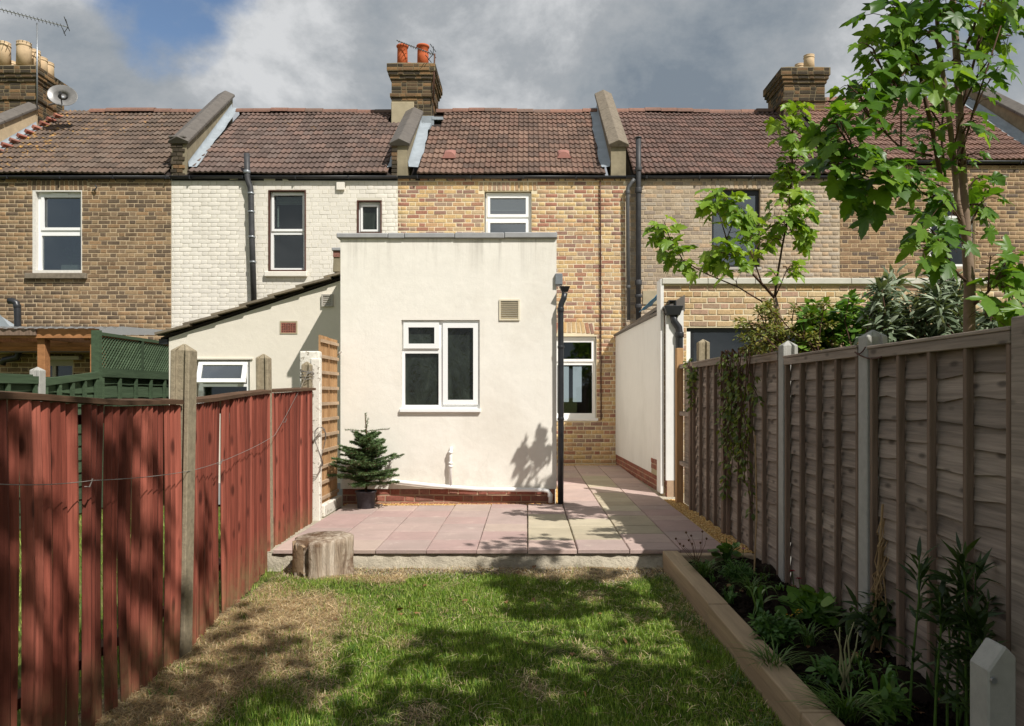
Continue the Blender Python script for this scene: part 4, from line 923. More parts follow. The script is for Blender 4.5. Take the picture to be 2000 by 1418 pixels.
M['wire'] = plain('grey_wire', S(126, 120, 114), .5, .4, .1, 10, 0)

# ------------------------------------------------------------------ red fence on the left
def hpost(parent, x, y, z0, z1, w=.105, mat=None, lean=(0, 0), name='post'):
    """concrete post with a slot in each flank and a four-way bevelled head"""
    h = w / 2; s = .02; m = MB()
    base = [(-h, -h), (-.025, -h), (-.025, -h + s), (.025, -h + s), (.025, -h), (h, -h), (h, h), (.025, h), (.025, h - s), (-.025, h - s), (-.025, h), (-h, h)]
    rr = []
    for z, sc_ in ((z0, 1.0), (z1 - .04, 1.0)): 
        f = (z - z0) / (z1 - z0); rr += [(x + a * sc_ + lean[0] * f, y + b * sc_ + lean[1] * f, z) for a, b in base]
    rr += [(x + lean[0], y + lean[1], z1)]
    n = 12; fs = [(i, (i + 1) % n, n + (i + 1) % n, n + i) for i in range(n)] + [(n + i, n + (i + 1) % n, 2 * n) for i in range(n)]
    m.add(rr, fs); return m.build(name, mat or M['concpost'], parent, bevel=.004)
rf = thing('picket_fence', 'leaning red stained slat fence along the left of the lawn', 'fence', (-1.95, 4.5, ZL))
def fx(y): return np.interp(y, [1.5, 2.7, 4.08, 6.36, 7.8], [-1.84, -1.83, -1.86, -2.16, -2.19])
def ftop(y): return np.interp(y, [1.5, 2.7, 3.4, 4.08, 4.6, 5.4, 6.36, 7.8], [1.25, 1.235, 1.20, 1.198, 1.205, 1.235, 1.262, 1.292])
y = 1.7; i = 0
sv = {}
while y < 7.72:
    wd = R(.05, .068); step = wd * R(.96, 1.05)
    if 4.45 < y < 5.9 and i % 3 == 0: step = wd * R(1.4, 1.75)
    if y < 3.3 and i % 7 == 1: step = wd * R(1.2, 1.5)
    if 6.5 < y < 7.0 and i % 2 == 0: step = wd * 1.6
    if any(abs(y - c) < .055 for c in (4.08, 6.36)): y += .02; continue
    m = MB(); z0 = ZL - .02; z1 = ftop(y) - .004; n = 7; v = []; bow = R(-.008, .008); ly = R(-.02, .02); a = rad(R(-7, 7)); dp = R(.014, .022); cxo = R(-.008, .01)
    for k in range(n + 1):
        f = k / n; z = z0 + (z1 - z0) * f; cy = y + bow * math.sin(math.pi * f) + ly * (1 - f); cx = fx(y) + .028 + cxo + .01 * math.sin(math.pi * f) * math.sin(y * 5)
        w2 = wd / 2 * (1 + .03 * math.sin(f * 9 + i))
        for sx, sy in ((0, -w2), (dp * .62, -w2 * .62), (dp, 0), (dp * .62, w2 * .62), (0, w2), (-.008, w2 * .7), (-.008, -w2 * .7)):
            v.append((cx + sx * math.cos(a) + sy * math.sin(a), cy - sx * math.sin(a) + sy * math.cos(a), z))
    fs = [tuple(reversed(range(7))), tuple(7 * n + q for q in range(7))]
    for k in range(n): fs += [(7 * k + q, 7 * k + (q + 1) % 7, 7 * k + 7 + (q + 1) % 7, 7 * k + 7 + q) for q in range(7)]
    m.add(v, fs); m.build('slat', M['redwood'], rf); y += step; i += 1
for ya, yb in ((1.6, 4.03), (4.13, 6.30), (6.42, 7.76)):
    n = 8; v = []
    for k in range(n + 1):
        yy = ya + (yb - ya) * k / n; x = fx(yy); z = ftop(yy)
        v += [(x - .035, yy, z), (x + .058, yy, z), (x + .058, yy, z + .022), (x - .035, yy, z + .03)]
    m = MB(); m.add(v, [(3, 2, 1, 0), tuple(4 * n + q for q in range(4))] + [(4 * k + q, 4 * k + (q + 1) % 4, 4 * k + 4 + (q + 1) % 4, 4 * k + 4 + q) for k in range(n) for q in range(4)]); m.build('cap_rail', M['capwood'], rf)
    for zz in (.1, min(ftop(ya), ftop(yb)) - .075):
        m = MB(); v = []
        for k in range(n + 1):
            yy = ya + (yb - ya) * k / n; x = fx(yy) - .05; v += [(x - .03, yy, zz), (x + .03, yy, zz), (x + .03, yy, zz + .04), (x - .03, yy, zz + .04)]
        m.add(v, [(3, 2, 1, 0), tuple(4 * n + q for q in range(4))] + [(4 * k + q, 4 * k + (q + 1) % 4, 4 * k + 4 + (q + 1) % 4, 4 * k + 4 + q) for k in range(n) for q in range(4)]); m.build('rail', M['capwood'], rf)
hpost(rf, -1.85, 4.08, ZL - .05, PZ(670, 4.08), .1, lean=(.03, 0)); hpost(rf, -2.16, 6.36, ZL - .05, PZ(690, 6.36), .1, lean=(-.02, 0))
hpost(rf, -2.21, 7.72, -.1, PZ(705, 7.72), .09)
def wire_path(pts, sag=.02):
    out = []
    for a, b in zip(pts[:-1], pts[1:]):
        a, b = Vector(a), Vector(b)
        for k in range(8): f = k / 8; out.append(a.lerp(b, f) - Vector((0, 0, sag * 4 * f * (1 - f))))
    return out + [Vector(pts[-1])]
wr = thing('fence_wire', 'slack grey wire strung along the front of the red fence', 'wire', (-1.75, 4.0, .8))
MB().tube(wire_path([(-1.70, 1.8, 1.0), (-1.72, 2.5, .957), (-1.74, 3.07, .905), (-1.78, 4.05, .845), (-1.9, 5.0, .85), (-2.08, 6.33, .91), (-2.12, 7.0, 1.2), (-2.16, 7.66, 1.52)], .008), .0017, 5).build('strand', M['wire'], wr)
for y, z in ((3.07, .9), (4.62, .85), (6.6, 1.03)): MB().tube([(fx(y) + .07, y, z - .02), (fx(y) + .09, y, z - .02), (fx(y) + .1, y + .004, z + .012)], .003, 5).build('hook', M['wire'], wr)
for k in range(7):
    c = Vector((-2.21, 7.72, 1.42 + .012 * k)); MB().tube([c + Vector((math.cos(q) * .07, math.sin(q) * .065, .02 * math.sin(q + k))) for q in [2 * math.pi * j / 14 for j in range(15)]], .003, 4).build('coil', M['wire'], wr)
MB().tube([(-2.12 + .0, 7.68 + .02 * math.cos(q), .75 + .16 * math.sin(q)) if q < 1 else (-2.08 + .03 * math.sin(2 * q), 7.75 + .13 * math.cos(q * 1.02), .72 + .2 * math.sin(q)) for q in [j * .35 for j in range(70)]], .003, 4).build('hanging_coil', M['wire'], wr)

# white painted post and the trellis beside the extension
wp = thing('gate_post', 'flaking white painted concrete post between red fence and trellis', 'post', (-2.2, 7.85, 0))
MB().box(-2.33, -2.125, 7.86, 7.97, -.05, PZ(686, 7.9)).build('post', M['whitepaint'], wp, bevel=.012); MB().box(-2.2, -2.1, 7.80, 7.858, -.05, PZ(700, 7.85)).build('front_rib', M['whitepaint'], wp, bevel=.01)
MB().box(-2.24, -2.1, 7.98, 8.74, -.03, .1).build('kerb', M['whitepaint'], wp, bevel=.01)
tr = thing('trellis_panel', 'tall orange-brown wooden trellis against the side of the extension', 'trellis', (-2.15, 8.35, 0))
for ya, yb, zt in ((8.0, 8.33, PZ(654, 8.0)), (8.36, 8.72, PZ(660, 8.37))):
    for yy in np.linspace(ya + .015, yb - .015, 6): MB().box(-2.17, -2.152, yy - .015, yy + .015, .1, zt).build('upright_lath', M['trelwood'], tr)
    k = 0; z = .16
    while z < zt: MB().box(-2.15, -2.132, ya, yb, z - .017, z + .017).build('cross_lath', M['lathgrey'], tr); z += .165

# ------------------------------------------------------------------ overlap panel fence on the right
rg = thing('panel_fence', 'weathered brown overlap panel fence along the right-hand flower bed', 'fence', (1.88, 5.6, -.05))
XF = 1.86
def panel(parent, ya, yb, z0, z1, nb, nbat, x=XF, mat=None, bmat=None, nxd=-1, capw=.03, wav=.009, hb=None):
    mat = mat or M['fencewood']; bmat = bmat or M['battenwood']
    pn = MB().box(x + .012, x + .02, ya, yb, z0, z1 - .02).build('panel', bmat, parent); hb = (z1 - z0 - .05) / nb; L_ = yb - ya; n = max(6, int(L_ / .12))
    for i in range(nb):
        zb, zt = z0 + i * hb - .018, z0 + (i + 1) * hb + .012; v = []; ph = R(0, 9); am = R(.4, 1.3) * wav
        for k in range(n + 1):
            y = ya + L_ * k / n; w_ = am * (math.sin(ph + y * 7) + .5 * math.sin(ph * 2 + y * 17)); bow = .004 * math.sin(ph + y * 5)
            v += [(x - .016 + bow, y, zb + w_), (x - .009 + bow, y, zb + w_), (x + .011, y, zt), (x + .004, y, zt)]
        m = MB(); m.add(v, [(0, 1, 2, 3), tuple(4 * n + q for q in (3, 2, 1, 0))] + [(4 * k + q, 4 * k + 4 + q, 4 * k + 4 + (q + 1) % 4, 4 * k + (q + 1) % 4) for k in range(n) for q in range(4)]); m.build('board', mat, pn)
    for k in range(nbat + 2):
        y = ya + .02 + (L_ - .04) * k / (nbat + 1); MB().box(x - .05, x - .018, y - .014, y + .014, z0 - .01, z1 - .045).build('batten', bmat, pn, bevel=.003)
    MB().box(x - .056, x - .02, ya, yb, z1 - .06, z1 - .012).build('top_rail', bmat if mat is M['greenwood'] else mat, pn, bevel=.003)
    MB().box(x - .062, x + .03, ya - .005, yb + .005, z1 - .0115, z1 + .005).build('cap', bmat if mat is M['greenwood'] else mat, pn, bevel=.003)
    return pn
panel(rg, 2.87, 4.06, -.08, 1.50, 15, 3); panel(rg, 1.4, 2.74, -.08, 1.50, 15, 3); panel(rg, -.1, 1.3, -.08, 1.50, 15, 3); panel(rg, 4.20, 5.40, -.08, 1.515, 15, 3); panel(rg, 5.54, 6.98, -.08, 1.555, 15, 3); panel(rg, 7.10, 8.40, -.03, 1.595, 15, 3)
hpost(rg, 1.86, 4.13, -.15, 1.60, .11, M['conc_pale']); hpost(rg, 1.86, 5.47, -.15, 1.635, .105, M['conc_pale'])
MB().box(1.80, 1.92, 2.76, 2.86, -.2, PZ(618, 2.84)).build('timber_post', M['fencewood'], rg, bevel=.006)
MB().box(1.79, 1.87, 7.01, 7.08, -.1, 1.56).build('timber_post', M['battenwood'], rg, bevel=.004); MB().box(1.79, 1.87, 8.43, 8.50, -.05, 1.6).build('timber_post', M['battenwood'], rg, bevel=.004)
hpost(rg, 1.95, 8.5, 0, PZ(662, 8.5), .12, M['concpost']); MB().box(1.76, 1.84, 9.02, 9.12, -.05, PZ(680, 9.05)).build('timber_post', M['trelwood'], rg, bevel=.004)
bp = MB().box(1.86, 1.87, 8.52, 9.0, -.02, 1.57).build('close_board_panel', M['battenwood'], rg)
for k in range(6): MB().hexa([(1.845, 8.53 + k * .08, -.02), (1.845, 8.605 + k * .08, -.02), (1.856, 8.61 + k * .08, -.02), (1.859, 8.53 + k * .08, -.02), (1.845, 8.53 + k * .08, 1.56), (1.845, 8.605 + k * .08, 1.56), (1.856, 8.61 + k * .08, 1.56), (1.859, 8.53 + k * .08, 1.56)]).build('board', M['fencewood'], bp)
for z in (.42, 1.0, 1.55): MB().box(1.79, 1.843, 8.5, 9.02, z, z + .05).build('rail', M['fencewood'], bp, bevel=.003)
sp = thing('concrete_post', 'short pale concrete stub post with a bolt at bottom right corner', 'post', P(1962, 1400, 2.35))
x0, x1 = PX(1930, 2.3), PX(1974, 2.3); zt = PZ(1262, 2.3); m = MB(); m.prism([(x0, 2.3, -.35), (x1 + .02, 2.3, -.35), (x1 + .02, 2.3, zt - .035), (x1 - .015, 2.3, zt), (x0, 2.3, zt - .075)], (0, .1, 0)); m.build('post', M['conc_pale'], sp, bevel=.006)
MB().tube([(x0 + .012, 2.297, zt - .1), (x0 + .012, 2.288, zt - .1)], .009, 10).build('bolt', M['galv'], sp)

# ------------------------------------------------------------------ green fence, trellis and pergola of the garden to the left
gf_ = thing('panel_fence', 'green stained panel fence with lattice top at far left', 'fence', (-5.3, 9.6, ZL))
XG = -5.30
zt1, zt2 = PZ(734, 8.0), PZ(726, 9.4)
def gpanel(ya, yb, z1, nb, nbat): return panel(gf_, ya, yb, ZL, z1, nb, nbat, XG, M['greenwood'], M['greenwood'])
# this fence is seen from its other side, so its battens face +x
def gside(ya, yb, za, zb, nb, nbat):
    pn = MB().box(XG - .02, XG - .012, ya, yb, ZL, min(za, zb) - .02).build('panel', M['greenwood'], gf_); L_ = yb - ya
    for i in range(nb):
        hb = (min(za, zb) - ZL) / nb; z = ZL + i * hb; n = 6; v = []; ph = R(0, 9)
        for k in range(n + 1):
            y = ya + L_ * k / n; w_ = .008 * math.sin(ph + y * 8)
            v += [(XG + .016, y, z + w_), (XG + .009, y, z + w_), (XG - .011, y, z + hb + .02), (XG - .004, y, z + hb + .02)]
        m = MB(); m.add(v, [(3, 2, 1, 0), tuple(4 * n + q for q in range(4))] + [(4 * k + q, 4 * k + (q + 1) % 4, 4 * k + 4 + (q + 1) % 4, 4 * k + 4 + q) for k in range(n) for q in range(4)]); m.build('board', M['greenwood'], pn)
    for k in range(nbat + 2):
        f = k / (nbat + 1); y = ya + .025 + (L_ - .05) * f; MB().box(XG + .018, XG + .05, y - .022, y + .022, ZL, za + (zb - za) * f - .03).build('batten', M['greenwood'], pn)
    MB().hexa([(XG + .018, ya, za - .08), (XG + .058, ya, za - .08), (XG + .058, yb, zb - .08), (XG + .018, yb, zb - .08), (XG + .018, ya, za), (XG + .058, ya, za), (XG + .058, yb, zb), (XG + .018, yb, zb)]).build('top_rail', M['greenwood'], pn)
gside(6.9, 8.25, zt1, zt1, 10, 2); gside(8.38, 9.42, zt1 - .02, zt2, 10, 3); gside(9.5, 11.6, zt2 + .02, zt2 + .02, 10, 4)
hpost(gf_, XG, 8.32, ZL, PZ(716, 8.32), .11, M['conc_pale']); MB().box(XG - .05, XG + .05, 9.43, 9.49, ZL, PZ(645, 9.45)).build('timber_post', M['greenwood'], gf_)
z0, z1 = zt2 + .05, PZ(648, 9.46)
lt2 = MB().box(XG - .02, XG + .03, 9.5, 11.6, z0 - .04, z0).build('lattice_panel', M['greenwood'], gf_); MB().box(XG - .02, XG + .03, 9.5, 11.6, z1 - .04, z1).build('lattice_rail', M['greenwood'], lt2)
for yy in (10.55, 11.57): MB().box(XG - .02, XG + .03, yy - .025, yy + .025, z0, z1 - .04).build('lattice_rail', M['greenwood'], lt2)
H = z1 - z0 - .05
for sgn in (1, -1):
    for k in range(-10, 34):
        a = 9.5 + k * .0665 * 1.0; lo, hi = (a, z0) , (a + H, z1 - .05)
        if sgn < 0: lo, hi = (a + H, z0), (a, z1 - .05)
        def cut(p, q):      # keep the lath inside the panel
            (y0_, za), (y1_, zb) = p, q
            def at(y): return za + (zb - za) * (y - y0_) / (y1_ - y0_)
            if min(y0_, y1_) > 11.55 or max(y0_, y1_) < 9.55: return None
            yl, yr = max(min(y0_, y1_), 9.52), min(max(y0_, y1_), 11.58); return (yl, at(yl)), (yr, at(yr))
        r_ = cut(lo, hi)
        if r_ and r_[1][0] - r_[0][0] > .05: MB().bar((XG + .006 * sgn, *r_[0]), (XG + .006 * sgn, *r_[1]), .008, .022, (1, 0, 0)).build('lath', M['greenwood'], lt2)
pg = thing('pergola', 'open timber pergola with corrugated roof at far left beyond the green fence', 'pergola', (-6.6, 10.2, ZL))
yb = 10.0; xr = PX(190, yb)
MB().box(-8.2, xr, yb, yb + .05, PZ(660, yb), PZ(641, yb)).build('front_beam', M['pergwood'], pg); MB().box(-8.2, PX(72, yb), yb - .03, yb - .002, PZ(655, yb), PZ(643, yb)).build('grey_board', M['battenwood'], pg)
for px, w_ in ((75, .1), (183, .16)): MB().box(PX(px, yb) - w_ / 2, PX(px, yb) + w_ / 2, yb + .052, yb + .17, ZL, PZ(658, yb)).build('post', M['pergwood'], pg, bevel=.004)
for k in range(6): MB().box(-8.2 + k * .48, -8.15 + k * .48, yb + .06, 12.6, PZ(660, yb) - .02, PZ(650, yb)).build('rafter', M['pergwood'], pg)
for k in range(4): MB().box(-8.2, xr, yb + .5 + k * .55, yb + .55 + k * .55, PZ(660, yb) - .08, PZ(660, yb) - .025).build('purlin', M['pergwood'], pg)
v = []; n = 70
for k in range(n + 1):
    x = -8.3 + (xr + .35 + 8.3) * k / n; z = PZ(640, yb) + .018 * math.sin(k * 2.1); v += [(x, yb - .06, z), (x, 12.6, z + .12)]
m = MB(); m.add(v, [(2 * k, 2 * k + 2, 2 * k + 3, 2 * k + 1) for k in range(n)]); o = m.build('corrugated_sheet', leaf_mat('translucent_corrugated_plastic', [S(150, 152, 152), S(160, 160, 158)], .6, .5, False, .4, (1., 1., 1.)), pg, True)
og = thing('outbuilding', 'low brick outbuilding with twin white casements under the pergola', 'outbuilding', (-6.9, 12.4, ZL))
yo = 12.2; wog = (PX(82, yo), PX(143, yo), PZ(760, yo), PZ(700, yo)); brick_wall(og, 'wall', M['brickA'], M['mortA'], -8.9, -5.75, ZL, PZ(684, yo), [wog], yo, bz0=1.0, nobj=200)
room(og, *wog, yo + .26, 1.2)
window(og, wog[0], wog[1], wog[2], wog[3], yo + .02, [(PX(86, yo), PX(99, yo), PZ(755, yo), PZ(716, yo), 0), (PX(109, yo), PX(138, yo), PZ(755, yo), PZ(716, yo), 0)], M['upvc_dull'], M['glass'])
MB().box(PX(80, yo), PX(162, yo), yo - .12, yo - .02, PZ(703, yo), PZ(696, yo)).build('lintel_board', M['upvc_dull'], og)
MB().hexa([(-8.9, yo - .25, PZ(690, yo)), (-5.7, yo - .25, PZ(690, yo)), (-5.7, YW - .02, PZ(665, yo)), (-8.9, YW - .02, PZ(665, yo)), (-8.9, yo - .25, PZ(684, yo)), (-5.7, yo - .25, PZ(684, yo)), (-5.7, YW - .02, PZ(655, yo)), (-8.9, YW - .02, PZ(655, yo))]).build('roof', M['slate'], og)
MB().hexa([(-9.9, 12.6, 2.1), (PX(75, 13), 12.6, 2.1), (PX(75, 13), 13.2, 2.1), (-9.9, 13.2, 2.1), (-9.9, 12.6, PZ(612, 12.6)), (PX(0, 12.6), 12.6, PZ(614, 12.6)), (PX(0, 13.2), 13.2, PZ(616, 13.2)), (-9.9, 13.2, 2.9)]).build('lead_roof_slope', M['lead'], og)
pipe('vent_pipe', 'black vent pipe with a bent top beside the pergola roof', [P(17, 588, 12.05), P(25, 588, 12.05), P(32, 592, 12.05), P(34, 602, 12.05), P(36, 690, 12.05), P(34, 698, 12.05), P(8, 703, 12.05), P(4, 712, 12.05)], .05, M['blackp'], [(P(33.5, 598, 12.05), (0, 0, 1), .05)], 'pipe', 1.12)

# ------------------------------------------------------------------ raised bed, gravel
bed = thing('raised_bed', 'raised flower bed edged with oak sleepers along the right-hand fence', 'flower bed', (1.4, 4.4, ZL))
xa = 1.08
for ya, yb in ((6.13, 4.585), (4.575, 3.03), (3.02, 1.5)):
    MB().box(xa + R(-.004, .004), xa + .125, yb, ya, ZL - .06, R(-.004, .004)).build('sleeper', M['sleeper'], bed, bevel=.008, seg=2)
MB().box(xa + .127, 1.80, 6.06, 6.16, -.2, -.02).build('sleeper', M['sleeper'], bed, bevel=.008, seg=2)
v = []; nx2, ny2 = 24, 90
for j in range(ny2):
    for i in range(nx2):
        x = 1.2 + .66 * i / (nx2 - 1); y = 1.5 + 4.6 * j / (ny2 - 1); v.append((x, y, -.07 + .018 * math.sin(9 * x + 5 * y) + .012 * math.sin(23 * y) + R(-.012, .012)))
m = MB(); m.add(v, [(j * nx2 + i, j * nx2 + i + 1, (j + 1) * nx2 + i + 1, (j + 1) * nx2 + i) for j in range(ny2 - 1) for i in range(nx2 - 1)]); m.build('soil', M['soil'], bed, True)

def pebbles(name, areas, n, mat, parent=None, s=(.006, .013), label=None):
    oct_ = np.array([(1, 0, 0), (-1, 0, 0), (0, 1, 0), (0, -1, 0), (0, 0, .7), (0, 0, -.7)]); of = np.array([(0, 2, 4), (2, 1, 4), (1, 3, 4), (3, 0, 4), (2, 0, 5), (1, 2, 5), (3, 1, 5), (0, 3, 5)])
    ar = np.array([abs((a[1] - a[0]) * (a[3] - a[2])) for a in areas]); pick = rng.choice(len(areas), n, p=ar / ar.sum()); A = np.array(areas)[pick]; u, w_ = rng.random(n), rng.random(n)
    pos = np.stack([A[:, 0] + (A[:, 1] - A[:, 0]) * u, A[:, 2] + (A[:, 3] - A[:, 2]) * w_, A[:, 4] + rng.random(n) * .012], 1)
    ax = rng.normal(size=(n, 3)); ax[:, 2] *= .3; rot = frames(ax, np.tile([0, 0, 1.], (n, 1)) + rng.normal(size=(n, 3)) * .2)
    v, f = scatter(oct_, of, pos, rot, rng.uniform(s[0], s[1], (n, 3))); o = bpy.data.objects.new(name, mesh_np(name, v, f, mat)); place(o, parent); o['kind'] = 'stuff'; return o
t = NT('golden_gravel'); pal = [S(214, 176, 112), S(196, 156, 98), S(226, 196, 140), S(184, 140, 86), S(206, 164, 96)]; gmg = t.done(t.ramp(t.rnd(), [(i / 5, p) for i, p in enumerate(pal)], True), .8, .3)
o = pebbles('gravel', [(1.64, 1.84, 6.2, 9.3, -.035), (ex0 + .05, ex1 + .05, YX - .07, YX + .03, -.02), (.36, 1.62, 13.5, 13.86, -.03), (.345, .42, YX, 12, -.03)], 15000, gmg); tag(o, 'golden gravel strip filling the edges of the patio', 'gravel')
t = NT('bed_crumbs'); o = pebbles('soil_crumbs', [(1.22, 1.84, 2.4, 6.05, -.075)], 5000, M['soil'], None, (.006, .02)); tag(o, 'dark crumbs of soil on the flower bed', 'soil')
t = NT('grey_stone'); gs = t.done(t.ramp(t.rnd(), [(0, S(120, 110, 96)), (.5, S(150, 140, 124)), (1, S(178, 168, 150))]), .9, .2)
o = pebbles('rubble_crumbs', [(.5, 1.07, 5.6, 6.15, ZL + .0), (-1.9, -.3, 5.8, 6.12, ZL), (-.3, .6, 6.0, 6.14, ZL)], 2600, gs, None, (.003, .014)); tag(o, 'mortar crumbs along the foot of the patio edge', 'rubble')

# ------------------------------------------------------------------ tree stump
def stump_mat():
    t = NT('split_stump_wood'); c = t.ramp(t.noise(1, 6, .65, t.pos((22, 22, 2.5)), .8), [(.3, S(104, 84, 68)), (.48, S(168, 150, 130)), (.66, S(204, 190, 172))])
    c = t.mix(t.mapr(t.noise(5, 5, .7), .52, .64), c, S(112, 88, 68)); t.bump(t.noise(1, 7, .7, t.pos((28, 28, 3)), 1.2), .9, .03); return t.done(c, .92, .15)
stp = thing('tree_stump', 'split bleached log stump standing at the left corner of the patio', 'stump', (-1.58, 6.0, ZL))
n = 52; rings = [(0, 1.06), (.04, 1.0), (.12, .97), (.2, .98), (.27, .99), (.305, .98), (.315, .93)]; v = []; cx, cy = -1.585, 5.95; prof_ = [1 + .06 * math.sin(3 * q + 1) + .04 * math.sin(7 * q) + .035 * math.sin(13 * q + 2) + R(-.035, .035) for q in [2 * math.pi * k / n for k in range(n)]]
for k in (35, 36): prof_[k] *= .8
for k in (41, 45): prof_[k] *= .9
for z, s in rings:
    for k in range(n):
        q = 2 * math.pi * k / n; r_ = .225 * s * prof_[k] * (1 + .015 * math.sin(z * 40 + k)); v.append((cx + r_ * math.cos(q), cy + r_ * math.sin(q) * .8, ZL - .02 + z + (.02 * math.sin(q + .6) if z > .28 else 0)))
m = MB(); m.add(v, [(i * n + k, i * n + (k + 1) % n, (i + 1) * n + (k + 1) % n, (i + 1) * n + k) for i in range(6) for k in range(n)] + [tuple(6 * n + k for k in range(n))]); m.build('wood', stump_mat(), stp, True)
bk = plain('flaking_bark', S(150, 128, 104), .95, .1, .3, 18, .9, 40)
for q0, q1, za, zb in ((3.7, 4.3, .03, .27),):
    v = []; kk = 8
    for i in range(kk + 1):
        q = q0 + (q1 - q0) * i / kk
        for z in (za + R(0, .04), zb + R(-.06, .02)):
            for r_ in (.2, .228): v.append((cx + r_ * 1.04 * math.cos(q), cy + r_ * .84 * math.sin(q), ZL + z))
    m = MB(); m.add(v, [(4 * i + 1, 4 * i + 5, 4 * i + 7, 4 * i + 3) for i in range(kk)] + [(4 * i, 4 * i + 4, 4 * i + 5, 4 * i + 1) for i in range(kk)] + [(4 * i + 3, 4 * i + 7, 4 * i + 6, 4 * i + 2) for i in range(kk)]); m.build('bark_plate', bk, stp)

# ------------------------------------------------------------------ potted fir
fir = thing('potted_fir', 'small green fir tree in a black plastic pot on the patio', 'potted tree', (-1.77, 8.45, 0))
bx_, by_ = -1.77, 8.45
MB().lathe((bx_, by_, 0), [(.085, 0), (.092, .01), (.108, .17), (.118, .172), (.118, .19), (.105, .19), (.1, .16)], 24).build('pot', plain('dusty_black_pot', S(66, 62, 66), .6, .3, .35, 40, .2, 60), fir, True)
MB().lathe((bx_, by_, .155), [(.1, 0), (.06, .012), (.02, .016)], 16, .06).build('soil', M['soil'], fir)
stems = []; htop = 1.04
MB().tube([(bx_, by_, .15), (bx_ + .005, by_, .5), (bx_ + .008, by_, .8), (bx_ - .012, by_, htop)], [.016, .012, .008, .004], 8).build('trunk', plain('fir_bark', S(96, 74, 56), .9, .1, .3, 30, .5), fir, True)
tw = MB()
def twig(p, d, L_, depth):
    n = 5; pts = [p]; dd = Vector(d).normalized()
    for k in range(n): dd = (dd + Vector((0, 0, .03 - .02 * depth)) + Vector((R(-.05, .05), R(-.05, .05), R(-.03, .03)))).normalized(); pts.append(pts[-1] + dd * L_ / n)
    tw.tube(pts, [.005 * (1 - .13 * k) if depth == 0 else .003 for k in range(n + 1)], 5, False)
    stems.append(pts)
    if depth < 2:
        for k in range(1, n + 1):
            for s in (-1, 1):
                if R(0, 1) < (1 if depth == 0 else .7):
                    side = dd.cross(Vector((0, 0, 1))).normalized() * s; twig(pts[k - 1].lerp(pts[k], R(.2, .9)), dd * .75 + side * .8 + Vector((0, 0, R(-.1, .05))), L_ * (.5 - .05 * k) * R(.7, 1.1), depth + 1)
for k in range(48):
    f = (k + R(0, 1)) / 48; z = .26 + .52 * f; a = k * 2.4 + R(-.4, .4)
    twig(Vector((bx_ + .006, by_, z)), (math.cos(a), math.sin(a) * .9, -.1 + .55 * f + R(-.16, .16)), np.interp(f, [0, .2, .5, 1], [.33, .42, .34, .15]) * R(.6, 1.08), 0)
for a, L_ in ((.1, .25), (3.0, .24), (1.8, .15), (4.6, .16)): twig(Vector((bx_, by_, .84)), (math.cos(a), math.sin(a), .12), L_, 2)
stems.append([Vector((bx_, by_, .72 + .32 * k / 5)) for k in range(6)]); stems.append([Vector((bx_ + .005 + .004 * k, by_, .86 + .13 * k / 5)) for k in range(6)])
tw.build('twigs', M['brownf'], fir)
PS, AX, NR, SZ = [], [], [], []
for pts in stems:
    for a, b in zip(pts[:-1], pts[1:]):
        d = b - a; n = max(3, int(d.length / .0021))
        for k in range(n):
            p = a.lerp(b, R(0, 1)); dn = d.normalized(); s = dn.cross(Vector((R(-1, 1), R(-1, 1), R(-1, 1)))).normalized()
            if s.z < -.3 and R(0, 1) < .6: s.z = -s.z
            PS.append(p); AX.append(s + dn * .75); NR.append((R(-1, 1), R(-1, 1), 1.)); SZ.append((1, R(.016, .027), 1))
NF = len(PS)
v, f = scatter(np.array([(-.002, 0, 0), (.002, 0, 0), (.0016, .8, 0), (0, 1, 0), (-.0016, .8, 0)]), np.array([(0, 1, 2, 3, 4)]), np.array([tuple(p) for p in PS]), frames(np.array([tuple(p) for p in AX]), np.array(NR)), np.array(SZ))
o = bpy.data.objects.new('needles', mesh_np('needles', v, f, leaf_mat('fir_needle', [S(66, 90, 58), S(90, 116, 72), S(120, 144, 92)], .2, .5))); place(o, fir); o['kind'] = 'stuff'

# ================================================================== PLANTS
def nrm(v): v = np.asarray(v, float); return v / (np.linalg.norm(v) + 1e-9)
# ------------------------------------------------------------------ sycamores
HALF = [(.0, .0), (.10, -.10), (.24, -.14), (.40, -.08), (.47, .02), (.38, .07), (.40, .15), (.35, .21), (.47, .25), (.58, .31), (.74, .50), (.60, .49), (.55, .54), (.42, .49), (.27, .45), (.29, .57), (.31, .70), (.23, .73), (.20, .84), (.12, .90)]
def maple_tpl():
    o = HALF + [(0, 1.08)] + [(-x, y) for x, y in reversed(HALF[1:])]
    def z(x, y): return -.16 * abs(x) ** 1.3 - .10 * max(0, y) ** 2 + .05 * math.sin(5 * abs(x))
    v = [(0, .22, .03)] + [(x, y, z(x, y)) for x, y in o]; n = len(o)
    return np.array(v), np.array([(0, 1 + i, 1 + (i + 1) % n) for i in range(n)])
MT, MF = maple_tpl()
BARK = plain('sycamore_bark', S(128, 108, 92), .85, .2, .25, 18, .4, 50); BARKD = plain('young_twig_bark', S(84, 62, 50), .8, .2, .25, 18, .3, 50)
LEAF = leaf_mat('sycamore_leaf', [S(62, 98, 30), S(94, 132, 40), S(126, 158, 54)], .48, .4)
LEAF2 = leaf_mat('fresh_sycamore_leaf', [S(98, 132, 42), S(122, 154, 50), S(148, 174, 64)], .45, .42)
